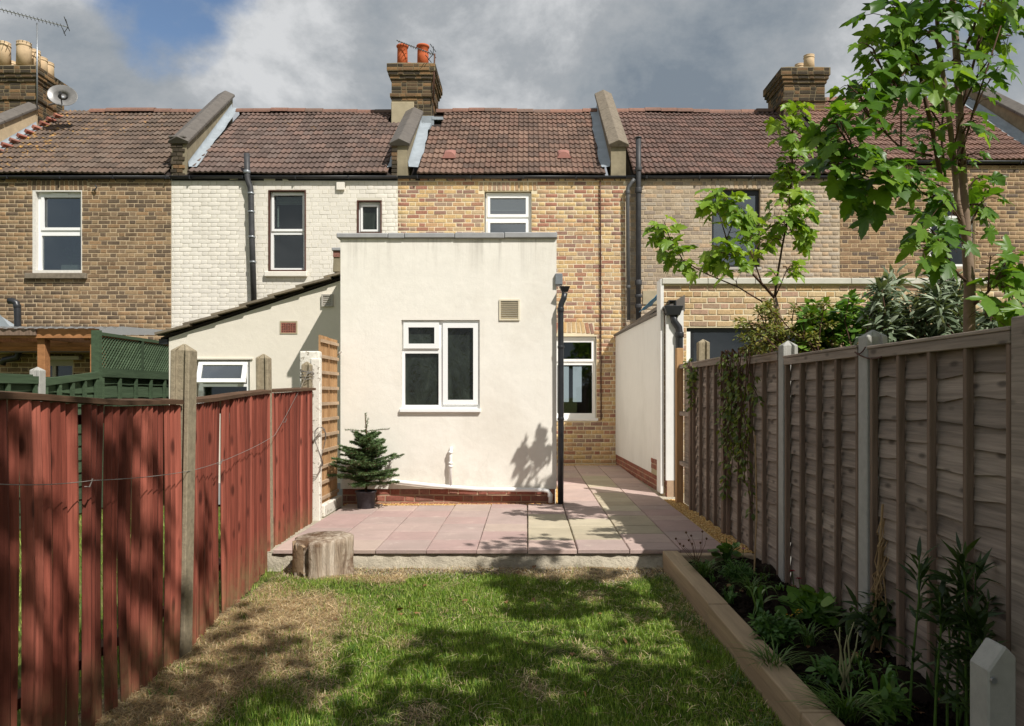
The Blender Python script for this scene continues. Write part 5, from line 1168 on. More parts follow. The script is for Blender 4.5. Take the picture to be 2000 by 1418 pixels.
def leaf_meshes(mat):
    out = []
    for k in range(7):
        v = MT.copy(); r = np.random.default_rng(k); v[:, :2] += r.normal(size=(len(v), 2)) * .018; v[:, 2] += .10 * np.sin(v[:, 0] * (3 + k) + k) + (-.22 + .07 * (k % 4)) * np.maximum(0, v[:, 1] - .2) ** 2 + (.25 - .12 * (k % 3)) * np.abs(v[:, 0]) ** 1.5; v[:, 0] *= (.78 + .06 * k)
        out.append(mesh_np('leaf', v, MF, mat, None, True))
    return out
def sycamore(name, label, base, stems, shoots, mat, size, nobj=300):
    """stems = list of (points, radii); shoots = (start, end, pairs, size factor)"""
    t = thing(name, label, 'tree', base); m = MB()
    for i, (pts, rr) in enumerate(stems):
        b = MB(); b.tube(pts, rr, 10 if rr[0] > .012 else 6); b.build('trunk' if i == 0 else 'limb', BARK if rr[0] > .014 else BARKD, t, True)
    cr = MB(); L_ = []
    for s in shoots:
        a, b, n, k = Vector(s[0]), Vector(s[1]), s[2], (s[3] if len(s) > 3 else 1.)
        mid = (a + b) / 2 + Vector((0, 0, .03)); pts = [a, mid, b]; cr.tube(pts, [.005, .004, .0025], 5, False); d = (b - a).normalized()
        for q in range(n):
            f = (q + .6) / n; p = a.lerp(mid, f * 2) if f < .5 else mid.lerp(b, f * 2 - 1); an = R(0, 3.14)
            for sg in (0, math.pi):
                side = d.cross(Vector((.1, .1, 1))).normalized(); u = side.cross(d)
                od = (side * math.cos(an + sg) + u * math.sin(an + sg) * .55 + d * .5 + Vector((0, 0, .1))).normalized()
                pl = size * k * R(.5, .9); e = p + od * pl + Vector((0, 0, -.02)); cr.tube([p, p.lerp(e, .5) + Vector((0, 0, .01)), e], .0016, 4, False)
                ax = Vector((od.x, od.y, od.z - R(.55, 1.2))).normalized(); no = Vector((R(-.4, .5), R(-.9, .1), R(.5, 1.1)))
                L_.append((e, ax, no, size * k * R(.7, 1.15)))
    tr_ = [(CX + p[0] / p[1] * F, HY - (p[2] - EYE) / p[1] * F, p[1]) for p in stems[0][0]]
    def hides(e):      # keep the stem clear of leaves, as it is
        py = HY - (e.z - .04 - EYE) / e.y * F; px = CX + e.x / e.y * F; x = np.interp(py, [a_[1] for a_ in reversed(tr_)], [a_[0] for a_ in reversed(tr_)]); return abs(px - x) < 34 and e.y < tr_[0][2] + .05 and py > 120 and R(0, 1) < .7
    L_ = [l for l in L_ if not hides(l[0])]
    cr_o = cr.build('crown', BARKD, t)
    ms = leaf_meshes(mat); random.shuffle(L_)
    for e, ax, no, s in L_[:nobj]:
        fm = frames(np.array([tuple(ax)]), np.array([tuple(no)]))[0]; o = bpy.data.objects.new('leaf', ms[random.randrange(7)]); place(o, cr_o); o.matrix_basis = Matrix.Translation(e) @ Matrix([list(r) for r in fm]).to_4x4() @ Matrix.Diagonal((s, s, s, 1))
    if len(L_) > nobj:
        r_ = L_[nobj:]; v, f = scatter(MT, MF, np.array([tuple(x[0]) for x in r_]), frames(np.array([tuple(x[1]) for x in r_]), np.array([tuple(x[2]) for x in r_])), np.array([x[3] for x in r_]))
        o = bpy.data.objects.new('foliage', mesh_np('foliage', v, f, mat, None, True)); place(o, cr_o); o['kind'] = 'stuff'
    return t
YT = 3.75
def q(px, py, dy=0.): return P(px, py, YT + dy)
big_stems = [([Vector((2.16, YT, ZL)), q(1893, 640), q(1894, 560), q(1888, 470), q(1882, 380), q(1876, 260), q(1870, 130), q(1862, 20), q(1858, -120), q(1850, -300)], [.03, .027, .026, .023, .021, .019, .017, .015, .012, .007]),
    ([q(1892, 500), q(1870, 395, -.05), q(1862, 300, -.05), q(1850, 200, -.08), q(1836, 110, -.1), q(1828, 10, -.1), q(1820, -120, -.1)], [.016, .014, .013, .012, .011, .009, .006]),
    ([q(1838, 350, -.1), q(1822, 260, -.12), q(1806, 190, -.14), q(1794, 130, -.15), q(1780, 60, -.15)], [.011, .011, .01, .008, .005]),
    ([q(1846, 345, .05), q(1838, 260, .1), q(1846, 190, .1)], [.007, .006, .004]),
    ([q(1878, 215), q(1905, 110, .1), q(1922, 20, .15), q(1940, -60, .2)], [.008, .007, .006, .004]),
    ([q(1880, 105), q(1900, 60, -.1), q(1918, 0, -.15)], [.008, .007, .005]),
    ([q(1820, 305, -.1), q(1760, 290, -.2), q(1730, 260, -.25), q(1700, 230, -.3)], [.006, .005, .004, .003]),
    ([q(1835, 390, -.1), q(1790, 372, -.2), q(1740, 362, -.3), q(1680, 340, -.35)], [.007, .006, .005, .003]),
    ([q(1888, 550), q(1860, 525, -.1), q(1848, 505, -.15)], [.008, .006, .004]),
    ([q(1796, 190, -.15), q(1750, 165, -.2), q(1720, 130, -.25), q(1700, 100, -.25)], [.006, .005, .004, .003]),
    ([q(1870, 330), q(1900, 220, -.1), q(1955, 50, -.2)], [.006, .005, .003]),
    ([q(1895, 600), q(1930, 570, -.1), q(1955, 530, -.15)], [.007, .006, .004])]
big_shoots = []
def bs(x0, y0, x1, y1, d0, d1, n, k=1.): big_shoots.append((q(x0, y0, d0), q(x1, y1, d1), n + 1, k * R(.9, 1.15)))
for a in ((1790, 60, 1720, 30, -.15, -.3, 4, 1.05), (1785, 90, 1730, 100, -.15, -.2, 4, 1.1), (1830, 20, 1790, -20, -.1, -.3, 4, 1.05), (1826, 60, 1850, 10, -.1, -.3, 4), (1862, 40, 1900, 10, 0, -.2, 4), (1920, 10, 1960, 0, -.1, -.1, 4),
          (1930, 60, 1985, 20, 0, .1, 4), (1940, 90, 1975, 70, .1, .2, 3, .8), (1800, 130, 1760, 150, -.15, -.25, 4, 1.05), (1806, 180, 1830, 150, -.14, -.3, 3), (1850, 130, 1880, 120, 0, -.1, 3), (1836, 100, 1810, 60, -.1, -.3, 4, 1.1),
          (1720, 130, 1690, 85, -.25, -.25, 3, .8), (1720, 140, 1690, 165, -.25, -.3, 3, .8), (1750, 165, 1730, 190, -.2, -.2, 3, .8), (1730, 260, 1680, 170, -.25, -.3, 3, .75), (1700, 230, 1655, 165, -.3, -.3, 3, .8), (1760, 290, 1760, 210, -.2, -.3, 3, .85), (1700, 232, 1670, 215, -.3, -.4, 3, .95),
          (1740, 362, 1720, 300, -.3, -.35, 3, .95), (1680, 340, 1650, 270, -.35, -.5, 4, .9), (1680, 340, 1640, 235, -.35, -.5, 4, .9), (1670, 335, 1620, 320, -.35, -.45, 4, .85), (1650, 270, 1615, 240, -.4, -.45, 3, .85), (1670, 335, 1680, 290, -.35, -.45, 4, .9), (1790, 372, 1760, 330, -.2, -.3, 3, .9), (1710, 352, 1690, 380, -.3, -.35, 4, .95), (1740, 362, 1700, 340, -.3, -.4, 3, 1.0), (1760, 365, 1780, 330, -.25, -.35, 3, .9),
          (1870, 300, 1910, 250, -.05, -.1, 3, .8), (1890, 250, 1950, 130, 0, -.1, 4, .85), (1880, 210, 1940, 105, 0, -.2, 4, .9), (1905, 110, 1930, 60, .1, .1, 3, .9), (1876, 270, 1905, 235, 0, -.1, 3, .7), (1862, 290, 1885, 220, -.05, -.2, 3, .7), (1880, 330, 1900, 300, 0, -.1, 3, .6),
          (1848, 505, 1810, 440, -.15, -.25, 4, 1.05), (1855, 515, 1850, 460, -.12, -.3, 3, 1.0), (1848, 505, 1795, 490, -.15, -.3, 3, .9), (1865, 420, 1820, 380, -.05, -.2, 4, .85), (1870, 400, 1800, 350, -.05, -.2, 3, .8), (1875, 430, 1840, 400, -.05, -.3, 3, .9), (1862, 480, 1890, 450, -.1, -.2, 3, .9),
          (1895, 440, 1935, 380, 0, .1, 4, .75), (1895, 400, 1925, 420, 0, .05, 3, .7), (1890, 370, 1920, 350, 0, .0, 2, .7), (1930, 570, 1935, 500, -.1, -.15, 3, .85), (1955, 530, 1985, 500, -.15, -.1, 3, .9), (1930, 580, 1925, 620, -.1, -.2, 3, 1.15), (1955, 560, 1990, 590, -.15, -.2, 3, 1.1), (1945, 560, 1970, 540, -.15, -.15, 3, .9),
          (1840, 250, 1800, 210, .05, -.1, 3, .7), (1846, 200, 1870, 170, 0, 0, 3, .7), (1838, 300, 1810, 270, 0, -.1, 3, .7), (1850, 330, 1870, 310, 0, -.1, 3, .7)):
    bs(*a)
for k in range(26):   # the part of the crown above the picture
    a = q(R(1780, 1900), R(-60, -260), R(-.3, .3)); big_shoots.append((a, a + Vector((R(-.35, .3), R(-.4, .4), R(.05, .3))), 3, 1.))
sycamore('sycamore_tree', 'tall young sycamore with large dark leaves at right behind the fence', (2.16, YT, ZL), big_stems, big_shoots, LEAF, .102, 300)
YS = 6.5
def q2(px, py, dy=0.): return P(px, py, YS + dy)
st2 = [([Vector((PX(1526, YS), YS, ZL)), q2(1526, 690), q2(1522, 620), q2(1513, 582)], [.026, .022, .02, .019]),
    ([q2(1513, 582), q2(1498, 565, -.05), q2(1470, 535, -.1), q2(1432, 500, -.15), q2(1420, 470, -.15), q2(1405, 420, -.2)], [.013, .012, .01, .008, .006, .003]),
    ([q2(1513, 582), q2(1518, 540, .05), q2(1528, 480, .05), q2(1540, 420, .05), q2(1548, 320, .05), q2(1548, 220, .1)], [.012, .01, .009, .008, .006, .003]),
    ([q2(1490, 590, -.05), q2(1440, 560, .2), q2(1380, 535, .5), q2(1335, 510, .75), q2(1310, 470, .85), q2(1296, 430, .9)], [.007, .006, .006, .005, .004, .003]),
    ([q2(1488, 555, -.06), q2(1480, 530, -.1), q2(1465, 490, -.1), q2(1455, 450, -.1)], [.008, .007, .006, .004]), ([q2(1512, 585), q2(1525, 555, -.05), q2(1535, 530, -.05)], [.006, .005, .003])]
sh2 = []
def s2(x0, y0, x1, y1, d0, d1, n, k=1.): sh2.append((q2(x0, y0, d0), q2(x1, y1, d1), n, k))
for k in range(24):
    y = 212 + k * 10; s2(1546, y + 18, 1546 + R(-22, 22), y - 4, .08, R(-.1, .15), 3, .75)
for a in ((1310, 470, 1294, 440, .85, .85, 4, .95), (1325, 500, 1300, 465, .8, .8, 4, 1.), (1335, 510, 1315, 490, .75, .7, 4, 1.), (1345, 518, 1328, 510, .75, .7, 4, .9), (1300, 455, 1285, 450, .85, .9, 3, .9), (1310, 480, 1305, 480, .8, .9, 3, .9), (1385, 537, 1360, 525, .5, .5, 2, .8),
          (1400, 545, 1405, 530, .4, .4, 1, .8), (1440, 560, 1436, 550, .2, .2, 1, 1.), (1405, 420, 1380, 400, -.2, -.2, 4, .9), (1408, 425, 1420, 385, -.2, -.25, 4, .9), (1405, 420, 1440, 400, -.2, -.2, 4, .9), (1405, 410, 1390, 375, -.2, -.2, 3, .9), (1420, 400, 1440, 415, -.2, -.3, 3, .9), (1420, 465, 1440, 430, -.15, -.2, 3, .9),
          (1440, 505, 1395, 480, -.15, -.3, 4, .95), (1432, 500, 1390, 500, -.15, -.3, 3, .9), (1450, 515, 1420, 500, -.1, -.3, 4, .95), (1460, 480, 1440, 470, -.1, -.2, 4, .9), (1470, 500, 1490, 470, -.1, -.1, 4, .9), (1465, 470, 1480, 440, -.1, -.1, 4, .9), (1450, 450, 1470, 430, -.1, -.2, 3, .8),
          (1535, 440, 1510, 420, .05, -.05, 4, .95), (1535, 440, 1500, 445, .05, -.1, 4, .95), (1540, 420, 1575, 430, .05, 0, 4, .95), (1535, 460, 1560, 455, .05, 0, 4, .9), (1530, 470, 1500, 475, .05, -.1, 4, .9), (1540, 400, 1520, 390, .05, 0, 3, .85), (1550, 460, 1575, 470, .05, 0, 3, .8), (1535, 530, 1555, 520, -.05, -.05, 3, .7), (1520, 545, 1500, 530, -.05, -.1, 3, .7), (1530, 520, 1540, 535, -.05, -.1, 2, .7)):
    s2(*a)
sycamore('sycamore_tree', 'small sycamore sapling with bright leaves in front of the black-framed window', (PX(1526, YS), YS, ZL), st2, sh2, LEAF2, .14, 300)

# ------------------------------------------------------------------ the trees behind the camera that dapple the lawn and the red fence
def shade_tree(label, base, crown, rx, n, sz, holes):
    t = thing('garden_tree', label, 'tree', base); b = Vector(base); c = Vector(crown)
    MB().tube([b, b.lerp(c, .4) + Vector((.05, 0, .3)), b.lerp(c, .8), c], [.09, .075, .05, .02], 10).build('trunk', BARK, t, True)
    m = MB(); ends = []
    for k in range(46):
        d = Vector(nrm(rng.normal(size=3))); e = c + Vector((d.x * rx[0], d.y * rx[1], d.z * rx[2])) * R(.35, 1.); a = b.lerp(c, R(.6, 1.0)); m.tube([a, a.lerp(e, .5) + Vector((0, 0, .1)), e], [.018, .011, .004], 5, False); ends.append(e)
    m.build('limb', BARKD, t)
    per = n // len(ends); pos = np.concatenate([np.array(tuple(e)) + rng.normal(size=(per, 3)) * .17 for e in ends]); k = len(pos)
    ax = rng.normal(size=(k, 3)); ax[:, 2] -= .6; no = rng.normal(size=(k, 3)) * .6; no[:, 2] += 1
    v, f = scatter(MT, MF, pos, frames(ax, no), rng.uniform(.6, 1.1, k) * sz); o = bpy.data.objects.new('crown', mesh_np('crown', v, f, LEAF, None, True)); place(o, t); o['kind'] = 'stuff'
shade_tree('garden tree behind the camera to the right that shades the lawn', (3.2, .3, ZL), (2.45, .6, 4.1), (.95, 1.2, .8), 950, .13, 0)
shade_tree('garden tree further behind the camera that dapples the red fence', (3.0, -2.2, ZL), (1.5, -.75, 6.3), (1.4, 1.6, 1.0), 800, .13, 0)

# ------------------------------------------------------------------ shrubs over the right-hand fence
def ovate(fold=.12, droop=.2, w=.28):
    o = [(0, 0), (w * .7, .2), (w, .42), (w * .8, .68), (w * .35, .88), (0, 1.05), (-w * .35, .88), (-w * .8, .68), (-w, .42), (-w * .7, .2)]
    v = [(0, .45, .0)] + [(x, y, fold * abs(x) - droop * y * y) for x, y in o]; n = len(o); return np.array(v), np.array([(0, 1 + i, 1 + (i + 1) % n) for i in range(n)])
OV = ovate(); LN = ovate(.15, .35, .13); RD = ovate(.05, .1, .5)
def shrub(name, label, base, stems, per, tplt, size, mat, spread=.05, droop=.3, smat=None, nobj=0, cat='shrub', up=.4):
    """woody stems (lists of points) with leaves set along them"""
    t = thing(name, label, cat, base); m = MB(); PS, AX, NO = [], [], []
    for pts in stems:
        pts = [Vector(p) for p in pts]; n = len(pts); m.tube(pts, [.006 * (1 - .6 * k / n) for k in range(n)], 5, False)
        for k in range(per):
            f = (1 - R(0, 1) ** 1.6 * .85) * (n - 1); i = min(int(f), n - 2); p = pts[i].lerp(pts[i + 1], f - i); d = (pts[i + 1] - pts[i]).normalized(); o = Vector((R(-1, 1), R(-1, 1), R(-.5, .8))).normalized()
            PS.append(tuple(p + o * spread * R(.2, 1))); AX.append(tuple(o + d * up + Vector((0, 0, -droop)))); NO.append((R(-.4, .4), R(-.7, .3), 1.))
    m.build('stems', smat or BARKD, t); PS, AX, NO = map(np.array, (PS, AX, NO)); k = len(PS); sc_ = rng.uniform(.6, 1.15, k) * size
    if nobj:
        me = mesh_np('leaf', tplt[0], tplt[1], mat, None, True)
        fm = frames(AX, NO)
        for i in range(min(nobj, k)):
            o = bpy.data.objects.new('leaf', me); place(o, t); o.matrix_parent_inverse = WM[t.name]; o.matrix_basis = Matrix.Translation(PS[i]) @ Matrix([list(r) for r in fm[i]]).to_4x4() @ Matrix.Diagonal((sc_[i],) * 3 + (1,))
        PS, AX, NO, sc_ = PS[nobj:], AX[nobj:], NO[nobj:], sc_[nobj:]
    if len(PS):
        v, f = scatter(tplt[0], tplt[1], PS, frames(AX, NO), sc_); o = bpy.data.objects.new('foliage', mesh_np('foliage', v, f, mat, None, True)); place(o, t); o['kind'] = 'stuff'
    return t
def fan(px0, px1, py0, py1, Y0, Y1, n, zb, spread=.25, bend=.15):
    out = []
    for k in range(n):
        Y = R(Y0, Y1); e = P(R(px0, px1), R(py0, py1), Y); b = Vector((e.x + R(-spread, spread), e.y + R(-.1, .2), zb)); out.append([b, b.lerp(e, .5) + Vector((R(-.05, .05), R(-.05, .05), .08)), b.lerp(e, .8) + Vector((R(-.04, .04), R(-.04, .04), .04)), e])
    return out
silver = leaf_mat('silver_buddleja_leaf', [S(78, 92, 68), S(108, 122, 96), S(164, 174, 150)], .2, .65, False, .2)
shrub('silver_shrub', 'silvery grey-leaved shrub above the fence left of the tree trunk', (2.3, 4.9, ZL), fan(1715, 1880, 540, 650, 4.7, 5.2, 46, 1.0) + [[P(1745, 660, 4.9), P(1738, 600, 4.9), P(1735, 545, 4.85)], [P(1840, 660, 4.9), P(1845, 600, 4.9), P(1848, 548, 4.9)], [P(1735, 660, 4.8), P(1728, 600, 4.8), P(1722, 566, 4.8)]], 60, LN, .11, silver, .03, .25, None, 300)
shrub('silver_shrub', 'silvery leaves right of the tree trunk above the near fence panel', (2.35, 3.9, ZL), fan(1925, 1985, 610, 650, 3.9, 4.1, 10, 1.1), 26, LN, .12, silver, .03)
hyd = leaf_mat('mid_green_shrub_leaf', [S(70, 106, 36), S(94, 132, 46), S(120, 152, 62)], .35, .45)
shrub('leafy_shrub', 'bright green broad-leaved shrub behind the fence at the sapling foot', (2.4, 5.9, ZL), fan(1570, 1720, 578, 650, 5.7, 6.2, 44, .9), 46, RD, .066, hyd, .05, .3, None, 300)
jas = leaf_mat('jasmine_leaf', [S(92, 104, 44), S(116, 124, 56), S(148, 136, 72)], .3, .5)
def arching(px0, px1, py0, py1, n):
    out = []
    for k in range(n):
        Y = R(5.6, 6.6); e = P(R(px0, px1), R(py0, py1), Y); b = Vector((2.1 + R(-.1, .3), Y + R(-.2, .3), 1.2)); m_ = b.lerp(e, .55) + Vector((0, 0, R(.05, .2))); out.append([b, m_, m_.lerp(e, .6) + Vector((0, 0, .05)), e])
    return out
shrub('climbing_jasmine', 'fine-leaved jasmine mound spilling over the middle of the fence', (2.05, 6.1, ZL), arching(1440, 1630, 590, 690, 70), 75, OV, .036, jas, .035, .3)
vine = leaf_mat('dark_vine_leaf', [S(72, 90, 40), S(102, 118, 54), S(134, 144, 70)], .35, .5)
vs_ = []
for k in range(24):
    x = 1.80 + R(-.03, .015); y0 = R(6.1, 7.05); z = 1.58; pts = [Vector((1.95, y0 + .1, 1.5)), Vector((x, y0, z + .06))]; y = y0 + R(-.05, .1); zz = z
    L_ = R(.4, 1.45)
    for j in range(6): y += R(-.05, .05) + (.0 if y < 6.7 else -.03); zz -= L_ / 6; pts.append(Vector((x + R(-.03, .02), y, zz)))
    vs_.append(pts)
shrub('climbing_vine', 'dark green climber hanging down the face of the fence', (1.82, 6.6, -.05), vs_, 34, OV, .055, vine, .035, .6, None, 300)
shrub('climbing_vine', 'small sprig of climber over the close-boarded panel by the white wall', (1.83, 8.6, 0), [[Vector((1.85, 8.75, 1.62)), Vector((1.8, 8.6, 1.6)), Vector((1.77, 8.35 - .05 * k, 1.45)), Vector((1.77, 8.3 - .05 * k, 1.1 + .1 * k))] for k in range(5)], 40, OV, .05, vine, .04, .5)

# ------------------------------------------------------------------ plants in the bed
def blades(base, n, h, spread, w, mat, name='leaves', parent=None, arch=.6, colour=None):
    """arching strap leaves from one tuft"""
    V, Fc = [], []; S_ = 7
    for k in range(n):
        a = R(0, 6.28); hh = h * R(.6, 1.1); out_ = spread * R(.3, 1.1); b0 = Vector(base) + Vector((R(-.03, .03), R(-.03, .03), 0)); d = Vector((math.cos(a), math.sin(a), 0)); s = Vector((-d.y, d.x, 0)); b = len(V)
        for j in range(S_ + 1):
            f = j / S_; p = b0 + d * out_ * f ** 1.3 + Vector((0, 0, hh * (f * (1 + arch) - arch * 1.15 * f * f * (1.0 + .3 * f)))); ww = w * (1 - f ** 3) * (.6 + .4 * min(1, f * 4)) / 2
            V += [p - s * ww + Vector((0, 0, ww * .5)), p + s * ww + Vector((0, 0, ww * .5))]
        Fc += [(b + 2 * j, b + 2 * j + 1, b + 2 * j + 3, b + 2 * j + 2) for j in range(S_)]
    o = bpy.data.objects.new(name, mesh_np(name, np.array([tuple(x) for x in V]), np.array(Fc), mat, None, True)); place(o, parent); return o
GR = leaf_mat('border_grass_blade', [S(62, 92, 36), S(84, 116, 48), S(110, 138, 66)], .3, .4); GRD = leaf_mat('strap_leaf', [S(70, 108, 50), S(94, 132, 66), S(112, 146, 80)], .3, .35)
DKL = leaf_mat('dark_border_leaf', [S(40, 60, 28), S(58, 78, 36), S(74, 92, 46)], .25, .45); MNT = leaf_mat('mint_leaf', [S(58, 92, 40), S(76, 114, 48), S(96, 132, 62)], .3, .5)
def bpt(px, py, z=-.06): Y = (EYE - z) * F / (py - HY); return Vector((PX(px, Y), Y, z))
def tuft(label, px, py, n, h, sp, w, mat, name='grass_clump', arch=.7, cat='plant'):
    b = bpt(px, py); t = thing(name, label, cat, b); blades(b, n, h, sp, w, mat, 'leaves', t, arch); return t
tuft('arching grass clump by the far corner of the bed', 1375, 1128, 90, .17, .2, .006, GR); tuft('wispy grass clump behind the strap-leaved plant', 1470, 1165, 80, .16, .2, .005, GR)
tuft('drooping grass clump hanging over the sleeper halfway along', 1512, 1318, 90, .16, .24, .006, GR); tuft('grass clump drooping over the near sleeper', 1655, 1415, 90, .17, .26, .007, GR)
tuft('loose grass tuft in the middle of the bed', 1580, 1262, 60, .15, .22, .005, GR)
tuft('broad strap-leaved plant beside the sleeper joint', 1478, 1208, 9, .26, .22, .028, GRD, 'strap_plant', 1.0); tuft('single strap-leaved bulb with curled leaves in bare soil near the front', 1730, 1375, 7, .2, .14, .022, GRD, 'bulb_plant', 1.2)
def mound(name, label, px, py, r, h, n, tp, size, mat, stem=.6, nobj=0, cat='plant', flowers=None):
    b = bpt(px, py); st = []
    for k in range(n):
        a = R(0, 6.28); rr = r * math.sqrt(R(0, 1)); e = b + Vector((rr * math.cos(a), rr * math.sin(a), h * (1 - .5 * (rr / r) ** 2) * R(.7, 1.1))); st.append([b + Vector((R(-.02, .02), R(-.02, .02), 0)), b.lerp(e, .5) + Vector((0, 0, .02)), e])
    t = shrub(name, label, b, st, stem, tp, size, mat, .02, .15, MNT, nobj, cat, .3); return t, b
mound('round_leaf_plant', 'round-leaved plant with one purple flower at the far corner of the bed', 1420, 1095, .16, .17, 16, RD, .085, GRD, 1, 0)
mound('mint_plant', 'low bushy mint mound beside the sleeper', 1512, 1262, .14, .17, 60, OV, .035, MNT, 12)
mound('lobed_leaf_plant', 'bright broad-leaved clump at the foot of the middle concrete post', 1590, 1212, .2, .17, 34, RD, .085, hyd, 2)
mound('peony_plant', 'dark leafy peony under the bamboo canes', 1725, 1262, .2, .28, 40, LN, .12, DKL, 7)
mound('feathery_plant', 'feathery grey-green plant beside the far grass clump', 1440, 1140, .12, .16, 50, LN, .03, MNT, 14)
mound('young_shrub', 'small bright leafy seedling at the near end of the bed', 1735, 1412, .1, .13, 18, OV, .05, hyd, 6); mound('young_shrub', 'small leafy seedling beside the pale stemmed plant', 1630, 1335, .08, .1, 14, OV, .05, GRD, 4)
mound('ground_cover', 'low dark leaves spreading at the fence foot behind the lobed clump', 1640, 1195, .2, .1, 30, OV, .05, DKL, 5)
def flower(t, p, r, mat, n=14):
    m = MB()
    for k in range(n):
        a = 2 * math.pi * k / n; lay = k % 3; d = Vector((math.cos(a), math.sin(a), .25 + .3 * lay)).normalized(); s = Vector((-math.sin(a), math.cos(a), 0)); rr = r * (1 - .2 * lay); b = len(m.v)
        m.add([p, p + d * rr * .6 - s * rr * .35, p + d * rr, p + d * rr * .6 + s * rr * .35], [(0, 1, 2, 3)])
    m.build('flower', mat, t)
t = thing('red_flowers', 'pair of dark red ranunculus flowers against the fence', 'flower', bpt(1552, 1165)); RED = leaf_mat('crimson_petal', [S(120, 14, 26), S(148, 20, 34)], .2)
for px, py in ((1547, 1116), (1560, 1131)):
    b = bpt(px, 1165); top_ = P(px, py, b.y); MB().tube([b, b.lerp(top_, .5) + Vector((.01, 0, 0)), top_], .003, 5).build('stem', GR, t); flower(t, top_, .024, RED)
t = thing('yellow_flowers', 'cluster of small yellow flowers above the mint mound', 'flower', bpt(1550, 1240)); YEL = leaf_mat('yellow_petal', [S(206, 160, 30), S(222, 176, 44)], .2)
for k in range(14):
    b = bpt(R(1535, 1565), 1240); top_ = P(R(1532, 1566), R(1190, 1204), b.y); MB().tube([b, top_], .0015, 4).build('stem', GR, t); flower(t, top_, .008, YEL, 6)
t = thing('purple_flower', 'single purple-pink flower on the round-leaved plant', 'flower', bpt(1450, 1100)); b = bpt(1450, 1100); top_ = P(1452, 1072, b.y); MB().tube([b, top_], .003, 5).build('stem', GR, t); flower(t, top_, .02, leaf_mat('purple_petal', [S(170, 90, 150), S(190, 110, 170)], .2), 8)
# pale stemmed plant and seed heads
def stalks(name, label, px, py, tips, mat, r=.004, heads=None, hr=.007):
    b = bpt(px, py); t = thing(name, label, 'plant', b)
    for k, (tx, ty) in enumerate(tips):
        e = P(tx, ty, b.y + R(-.06, .06)); MB().tube([b + Vector((R(-.02, .02), R(-.02, .02), 0)), b.lerp(e, .35) + Vector((R(-.02, .02), 0, 0)), b.lerp(e, .7) + Vector((R(-.02, .02), 0, .01)), e], [r, r * .8, r * .6, r * .4], 6).build('stem', mat, t, True)
        if heads: MB().lathe(e - Vector((0, 0, hr)), [(hr * .3, 0), (hr, hr * .7), (hr * .8, hr * 1.5), (hr * .2, hr * 2)], 7, .1).build('seed_head', heads, t)
    return t
STRAW = plain('pale_green_stem', S(150, 148, 108), .7, .2, .2, 20, 0); SEED = plain('brown_seed_head', S(104, 78, 60), .9, .1, .2, 30, 0)
stalks('stemmed_plant', 'pale bare branching stems standing in dark soil', 1652, 1350, [(1640, 1225), (1668, 1215), (1676, 1235), (1655, 1240), (1630, 1232)], STRAW, .006)
stalks('seed_head_plant', 'dry wiry seed heads standing in front of the patio edge', 1362, 1105, [(1320, 1052), (1340, 1040), (1350, 1046), (1372, 1038), (1368, 1060), (1352, 1062), (1335, 1066), (1345, 1055), (1380, 1052), (1328, 1062)], SEED, .0022, SEED, .009)
# tall lily-like stems near the front
b0 = bpt(1860, 1300); lst = []
for px, py, dxp in ((1795, 1085, -20), (1880, 1085, 10), (1870, 1135, 0), (1905, 1120, 20), (1835, 1160, -10), (1930, 1175, 30), (1850, 1190, 0), (1890, 1210, 10), (1915, 1230, 10)):
    Y = 2.95 + R(-.12, .12); e = P(px, py, Y); b = Vector((min(PX(px + dxp, Y), 1.72), Y, -.07)); lst.append([b, b.lerp(e, .4), b.lerp(e, .75) + Vector((.01, 0, 0)), e])
shrub('tall_stem_plant', 'tall narrow-leaved stems in front of the near fence panel', b0, lst, 44, ovate(.1, .3, .09), .11, DKL, .01, .0, GR, 0, 'plant', .9)
tw_ = thing('bare_climber', 'bare twiggy climber tied to bamboo canes by the second concrete post', 'plant', bpt(1715, 1210)); CANE = plain('bamboo_cane', S(158, 132, 96), .7, .2, .15, 20, 0)
for k, (xb, xt, yt) in enumerate(((1704, 1724, 985), (1712, 1728, 1005), (1722, 1736, 990))):
    Y = 3.95 + .03 * k; MB().tube([Vector((PX(xb, Y), Y, -.08)), P(xt, yt, Y)], .006, 7).build('cane', CANE, tw_)
for k in range(12):
    Y = 3.95 + R(-.04, .04); pts = [Vector((PX(1712 + R(-12, 12), Y), Y, -.07))]; py = 1180
    while py > 1000 + k * 6: pts.append(P(1716 + (1180 - py) * .06 + R(-16, 16), py, Y + R(-.03, .03))); py -= 28
    MB().tube(pts, .003, 5).build('twig', CANE, tw_)
ln_ = thing('dry_stem', 'single dry cane leaning beside the climber on the fence', 'plant', bpt(1470, 1120)); MB().tube([bpt(1473, 1120), P(1478, 1000, 5.75), P(1475, 850, 5.85)], .006, 6).build('stem', CANE, ln_)
tb = thing('bed_weeds', 'low weeds scattered over the dark soil of the bed', 'weeds', (1.5, 4, -.06)); tb['kind'] = 'stuff'
for k in range(60):
    x, y = R(1.25, 1.8), R(2.5, 6.0); o_ = blades((x, y, -.07), random.choice((5, 8, 12)), R(.03, .1), R(.04, .1), R(.004, .016), random.choice((GR, MNT, DKL, GRD)), 'weed', tb, .7); o_['kind'] = 'stuff'
FL = leaf_mat('dead_leaf', [S(116, 78, 50), S(150, 112, 74), S(96, 66, 44)], .1, .7); k = 70; pos = np.stack([rng.uniform(-1.7, 1.05, k), rng.uniform(2.6, 6.1, k), np.full(k, ZL + .03)], 1); pos[50:, 0] = rng.uniform(1.25, 1.8, 20); pos[50:, 2] = -.05
